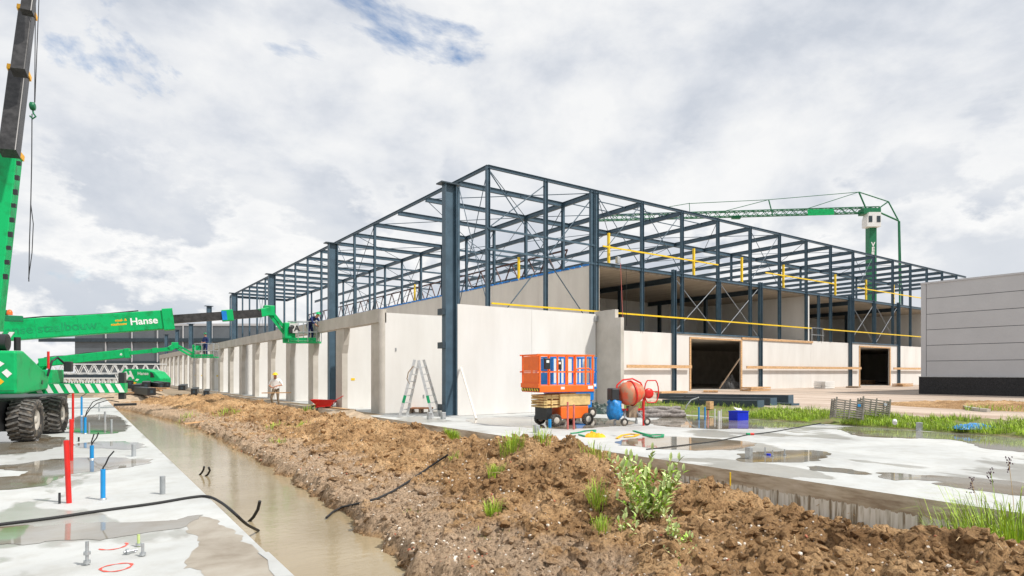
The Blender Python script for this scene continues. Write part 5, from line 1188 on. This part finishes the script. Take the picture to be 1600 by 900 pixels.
# ground pad under him is the bank itself
B = at(485, 535, 32.0); person((B.x, B.y, B.z+.05), -TH+R(60), 'bent worker in navy jacket and green helmet in the near basket', dict(pelvis=(0, .1, .9), spine=(0, -.05, 1.08), chest=(0, -.24, 1.2), neck=(0, -.4, 1.26), head0=(0, -.47, 1.28), head=(0, -.55, 1.33), head2=(0, -.57, 1.41), shl=(-.2, -.3, 1.22), shr=(.2, -.3, 1.22), ell=(-.24, -.42, .98), elr=(.24, -.45, .98), wrl=(-.14, -.6, .82), wrr=(.16, -.6, .82), hal=(-.12, -.66, .76), har=(.14, -.66, .76), hil=(-.1, .08, .86), hir=(.1, .08, .86)), (navy, False, navy), green)
B = at(321, 558, 47.5); person((B.x, B.y, B.z+.05), -TH+R(-20), 'worker in navy jacket and dark helmet in the far basket', {}, (navy, False, navy), green_d)
# ================================================================== PLANTS
def ray_soil(px, py, d0=4, d1=26):
    for d_ in np.arange(d0, d1, .02):
        q = at(px, py, d_)
        if q.x > 9.29: break
        if q.z < hz(q.x, q.y): return q
    return at(px, py, d_)
def tuft(px, py, n, h_, sp, label, m=(grass_m, grass_d), p=None, wd_=.007, straws=0):
    p = p or ray_soil(px, py); mb = MB()
    for _ in range(n):
        a = random.random()*6.28; r_ = sp*random.random()**.7; o = (p.x+math.cos(a)*r_, p.y+math.sin(a)*r_, 0); z = hz(o[0], o[1]) if o[0] < 9.25 else -.4
        mx = Vector((o[0], o[1], z-.01)); hgt = h_*random.uniform(.45, 1.1); le = random.uniform(.15, .8)
        aa = a+random.uniform(-.9, .9); dx = Vector((math.cos(aa), math.sin(aa), 0)); s = Vector((-dx.y, dx.x, 0))*wd_/2
        p1 = mx+Vector((0, 0, hgt*.45))+dx*le*.18*hgt; p2 = mx+Vector((0, 0, hgt*.8))+dx*le*.5*hgt; p3 = mx+Vector((0, 0, hgt*(1-.35*le)))+dx*le*hgt
        mb._add([mx-s, mx+s, p1+s, p1-s, p2+s*.7, p2-s*.7, p3], [(0, 1, 2, 3), (3, 2, 4, 5), (5, 4, 6)], 0 if random.random() < .6 else 1)
    return tag(mb.build('grass_tuft', list(m)), label, 'grass tuft')
T = [(707, 684, 260, .26, .20, 'dense bright grass tuft on the crest below the slab edge by the column'), (800, 703, 120, .36, .22, 'loose grass on the crest left of the orange lift'), (848, 690, 60, .3, .2, 'thin grass along the crest below the anchor box'),
     (775, 742, 110, .22, .13, 'grass clump halfway down the bank'), (770, 806, 120, .26, .11, 'dark drooping grass clump low on the bank'), (712, 718, 40, .12, .12, 'tiny grass sprout beside the soil cable'), (930, 712, 50, .35, .25, 'sparse tall grass at the crest below the straps'),
     (934, 790, 120, .34, .12, 'tall yellow green grass left of the leafy weed'), (940, 830, 60, .22, .1, 'short hanging grass under the tall clump'), (1103, 745, 26, .3, .06, 'thin upright grass stalks right of the leafy weed'), (435, 690, 50, .16, .25, 'flat grass patch by the trench edge'), (430, 668, 60, .2, .35, 'grass patch on the bank near the trench'), (470, 665, 60, .16, .4, 'scattered sprouts on the middle of the bank'),
     (370, 645, 60, .25, .4, 'grass on the far bank before the black beams'), (290, 628, 50, .3, .5, 'farthest grass on the bank'), (480, 640, 50, .3, .3, 'grass by the wheelbarrow'), (350, 630, 50, .3, .5, 'grass below the far unit piers'), (230, 642, 60, .25, .3, 'grass at the left slab lip'), (640, 800, 12, .08, .2, 'few tiny sprouts low on the bank'), (765, 838, 24, .07, .25, 'tiny sprouts under the dark clump')]
for a in T:
    if a[0] == 230: tuft(*a, p=Vector((1.6, 30, -.4)))
    else: tuft(*a, wd_=.006+.0006*max(0, (760-a[1])/10))
# grass and tall weeds at the right end of the slab
tuft(1560, 800, 460, .95, .5, 'bright grass clump growing at the right end of the bank', p=Vector((8.6, 2.35, 0)), wd_=.009)
tuft(1520, 795, 120, .75, .3, 'small grass clump left of the right end clump', p=Vector((8.75, 2.95, 0)), wd_=.008)
seed_m = mat('purple seed head', (.09, .04, .07), .9)
for i, (px, py, top, lab) in enumerate(((1560, 830, 738, 'tall weed with dark seed head leaning left at the right edge'), (1588, 840, 720, 'tall weed with dark seed heads closest to the right edge'), (1530, 810, 752, 'shorter seeded weed left of the tall ones'))):
    p = ray_soil(px, py, 4, 12); d_ = p.dot(e2); tp_ = at(px-12, top, d_+.3); t = thing('seeded_weed', tuple(p), lab, 'weed')
    MB().tube([p, p.lerp(tp_, .5)+Vector((.02, 0, .03)), tp_], .0035, 5).build('stem', straw if i else leaf, t); mb = MB()
    for k in range(26): q = tp_+Vector((random.gauss(0, .018), random.gauss(0, .018), random.uniform(-.16, .05))); mb.rod(q, q+Vector((random.uniform(-.01, .01), 0, .016)), .006, 5)
    mb.build('seed_head', seed_m, t)
def leafq(mb, o, dr, ln, wd_, m=0):
    dr = Vector(dr).normalized(); s = dr.cross(Vector((0, 0, 1)));
    s = (s if s.length > .05 else Vector((1, 0, 0))).normalized()*wd_/2; up = s.cross(dr).normalized()*ln*.12
    a, b_, c, d_ = o, o+dr*ln*.33+up, o+dr*ln*.7+up, o+dr*ln
    mb._add([a, b_-s, b_+s, c-s*.8, c+s*.8, d_, b_-up*.6, c-up*.5], [(0, 1, 6), (0, 6, 2), (1, 3, 7, 6), (6, 7, 4, 2), (3, 5, 7), (7, 5, 4)], m, True)
def weed(px, py, stems, label, hh_=(.2, .5), spread=.25, ll=.06, den=9, d0=4, d1=20, tops=None):
    p = ray_soil(px, py, d0, d1); t = thing('leafy_weed', tuple(p), label, 'weed'); mb = MB(); ml = MB()
    for i in range(stems):
        a = random.random()*6.28; h_ = random.uniform(*hh_); o = p+Vector((math.cos(a), math.sin(a), 0))*spread*random.random()*.6; o.z = hz(o.x, o.y) if o.x < 9.2 else p.z
        tip = o+Vector((math.cos(a)*spread*random.random(), math.sin(a)*spread*random.random(), h_)); mid_ = o.lerp(tip, .5)+Vector((random.uniform(-.03, .03), random.uniform(-.03, .03), 0)); mb.tube([o, mid_, tip], [.005, .004, .002], 5)
        n = int(den*h_/.3)+3
        for k in range(n):
            s_ = .15+.85*k/n; q = o.lerp(mid_, s_*2) if s_ < .5 else mid_.lerp(tip, s_*2-1); b_ = random.random()*6.28
            leafq(ml, q, (math.cos(b_), math.sin(b_), random.uniform(.1, 1.3)), ll*random.uniform(.6, 1.2), ll*.42*random.uniform(.7, 1.1), 0 if random.random() < .45 else 1)
        leafq(ml, tip, (0.2, .1, 1), ll, ll*.4, 1)
    mb.build('stem', straw, t); ml.build('foliage', [leaf, leaf_p], t); return t
weed(1015, 806, 44, 'largest leafy weed growing out of the soil bank in the centre foreground', (.2, .78), .42, .105, 8)
weed(1055, 842, 12, 'low leafy weed just below and right of the largest one', (.08, .22), .16, .06, 9)
weed(975, 836, 5, 'small pale weed below and left of the largest one', (.1, .2), .12, .08, 7)
weed(1070, 880, 8, 'tiny weed sprouts near the bottom under the largest weed', (.03, .08), .16, .035, 6)
mb = MB()
for px, py in ((870, 745), (905, 733), (1150, 790), (1330, 808), (1010, 860), (780, 745), (760, 715), (1385, 870), (1280, 795), (1450, 815), (1560, 860), (950, 760), (1120, 812), (830, 770), (670, 760), (1240, 850), (1500, 850), (790, 820)):
    q = ray_soil(px, py); a = random.random()*3.14; l = random.uniform(.08, .24); u_ = Vector((math.cos(a), math.sin(a), random.uniform(0, .2)))*l
    mb.tube([q-u_*.5+Vector((0, 0, .03)), q+Vector((random.uniform(-.03, .03), 0, .07)), q+u_*.5+Vector((0, 0, .04))], [.005, .006, .003], 5)
tag(mb.build('dry_roots', straw), 'dry pale roots and twigs scattered on the soil bank', 'roots', kind='stuff')
tag(MB().rod(at(1141, 760, 10.0), at(1141, 738, 10.0), .012, 8).build('marker_peg', yellow), 'thin orange yellow peg against the slab flank', 'peg')
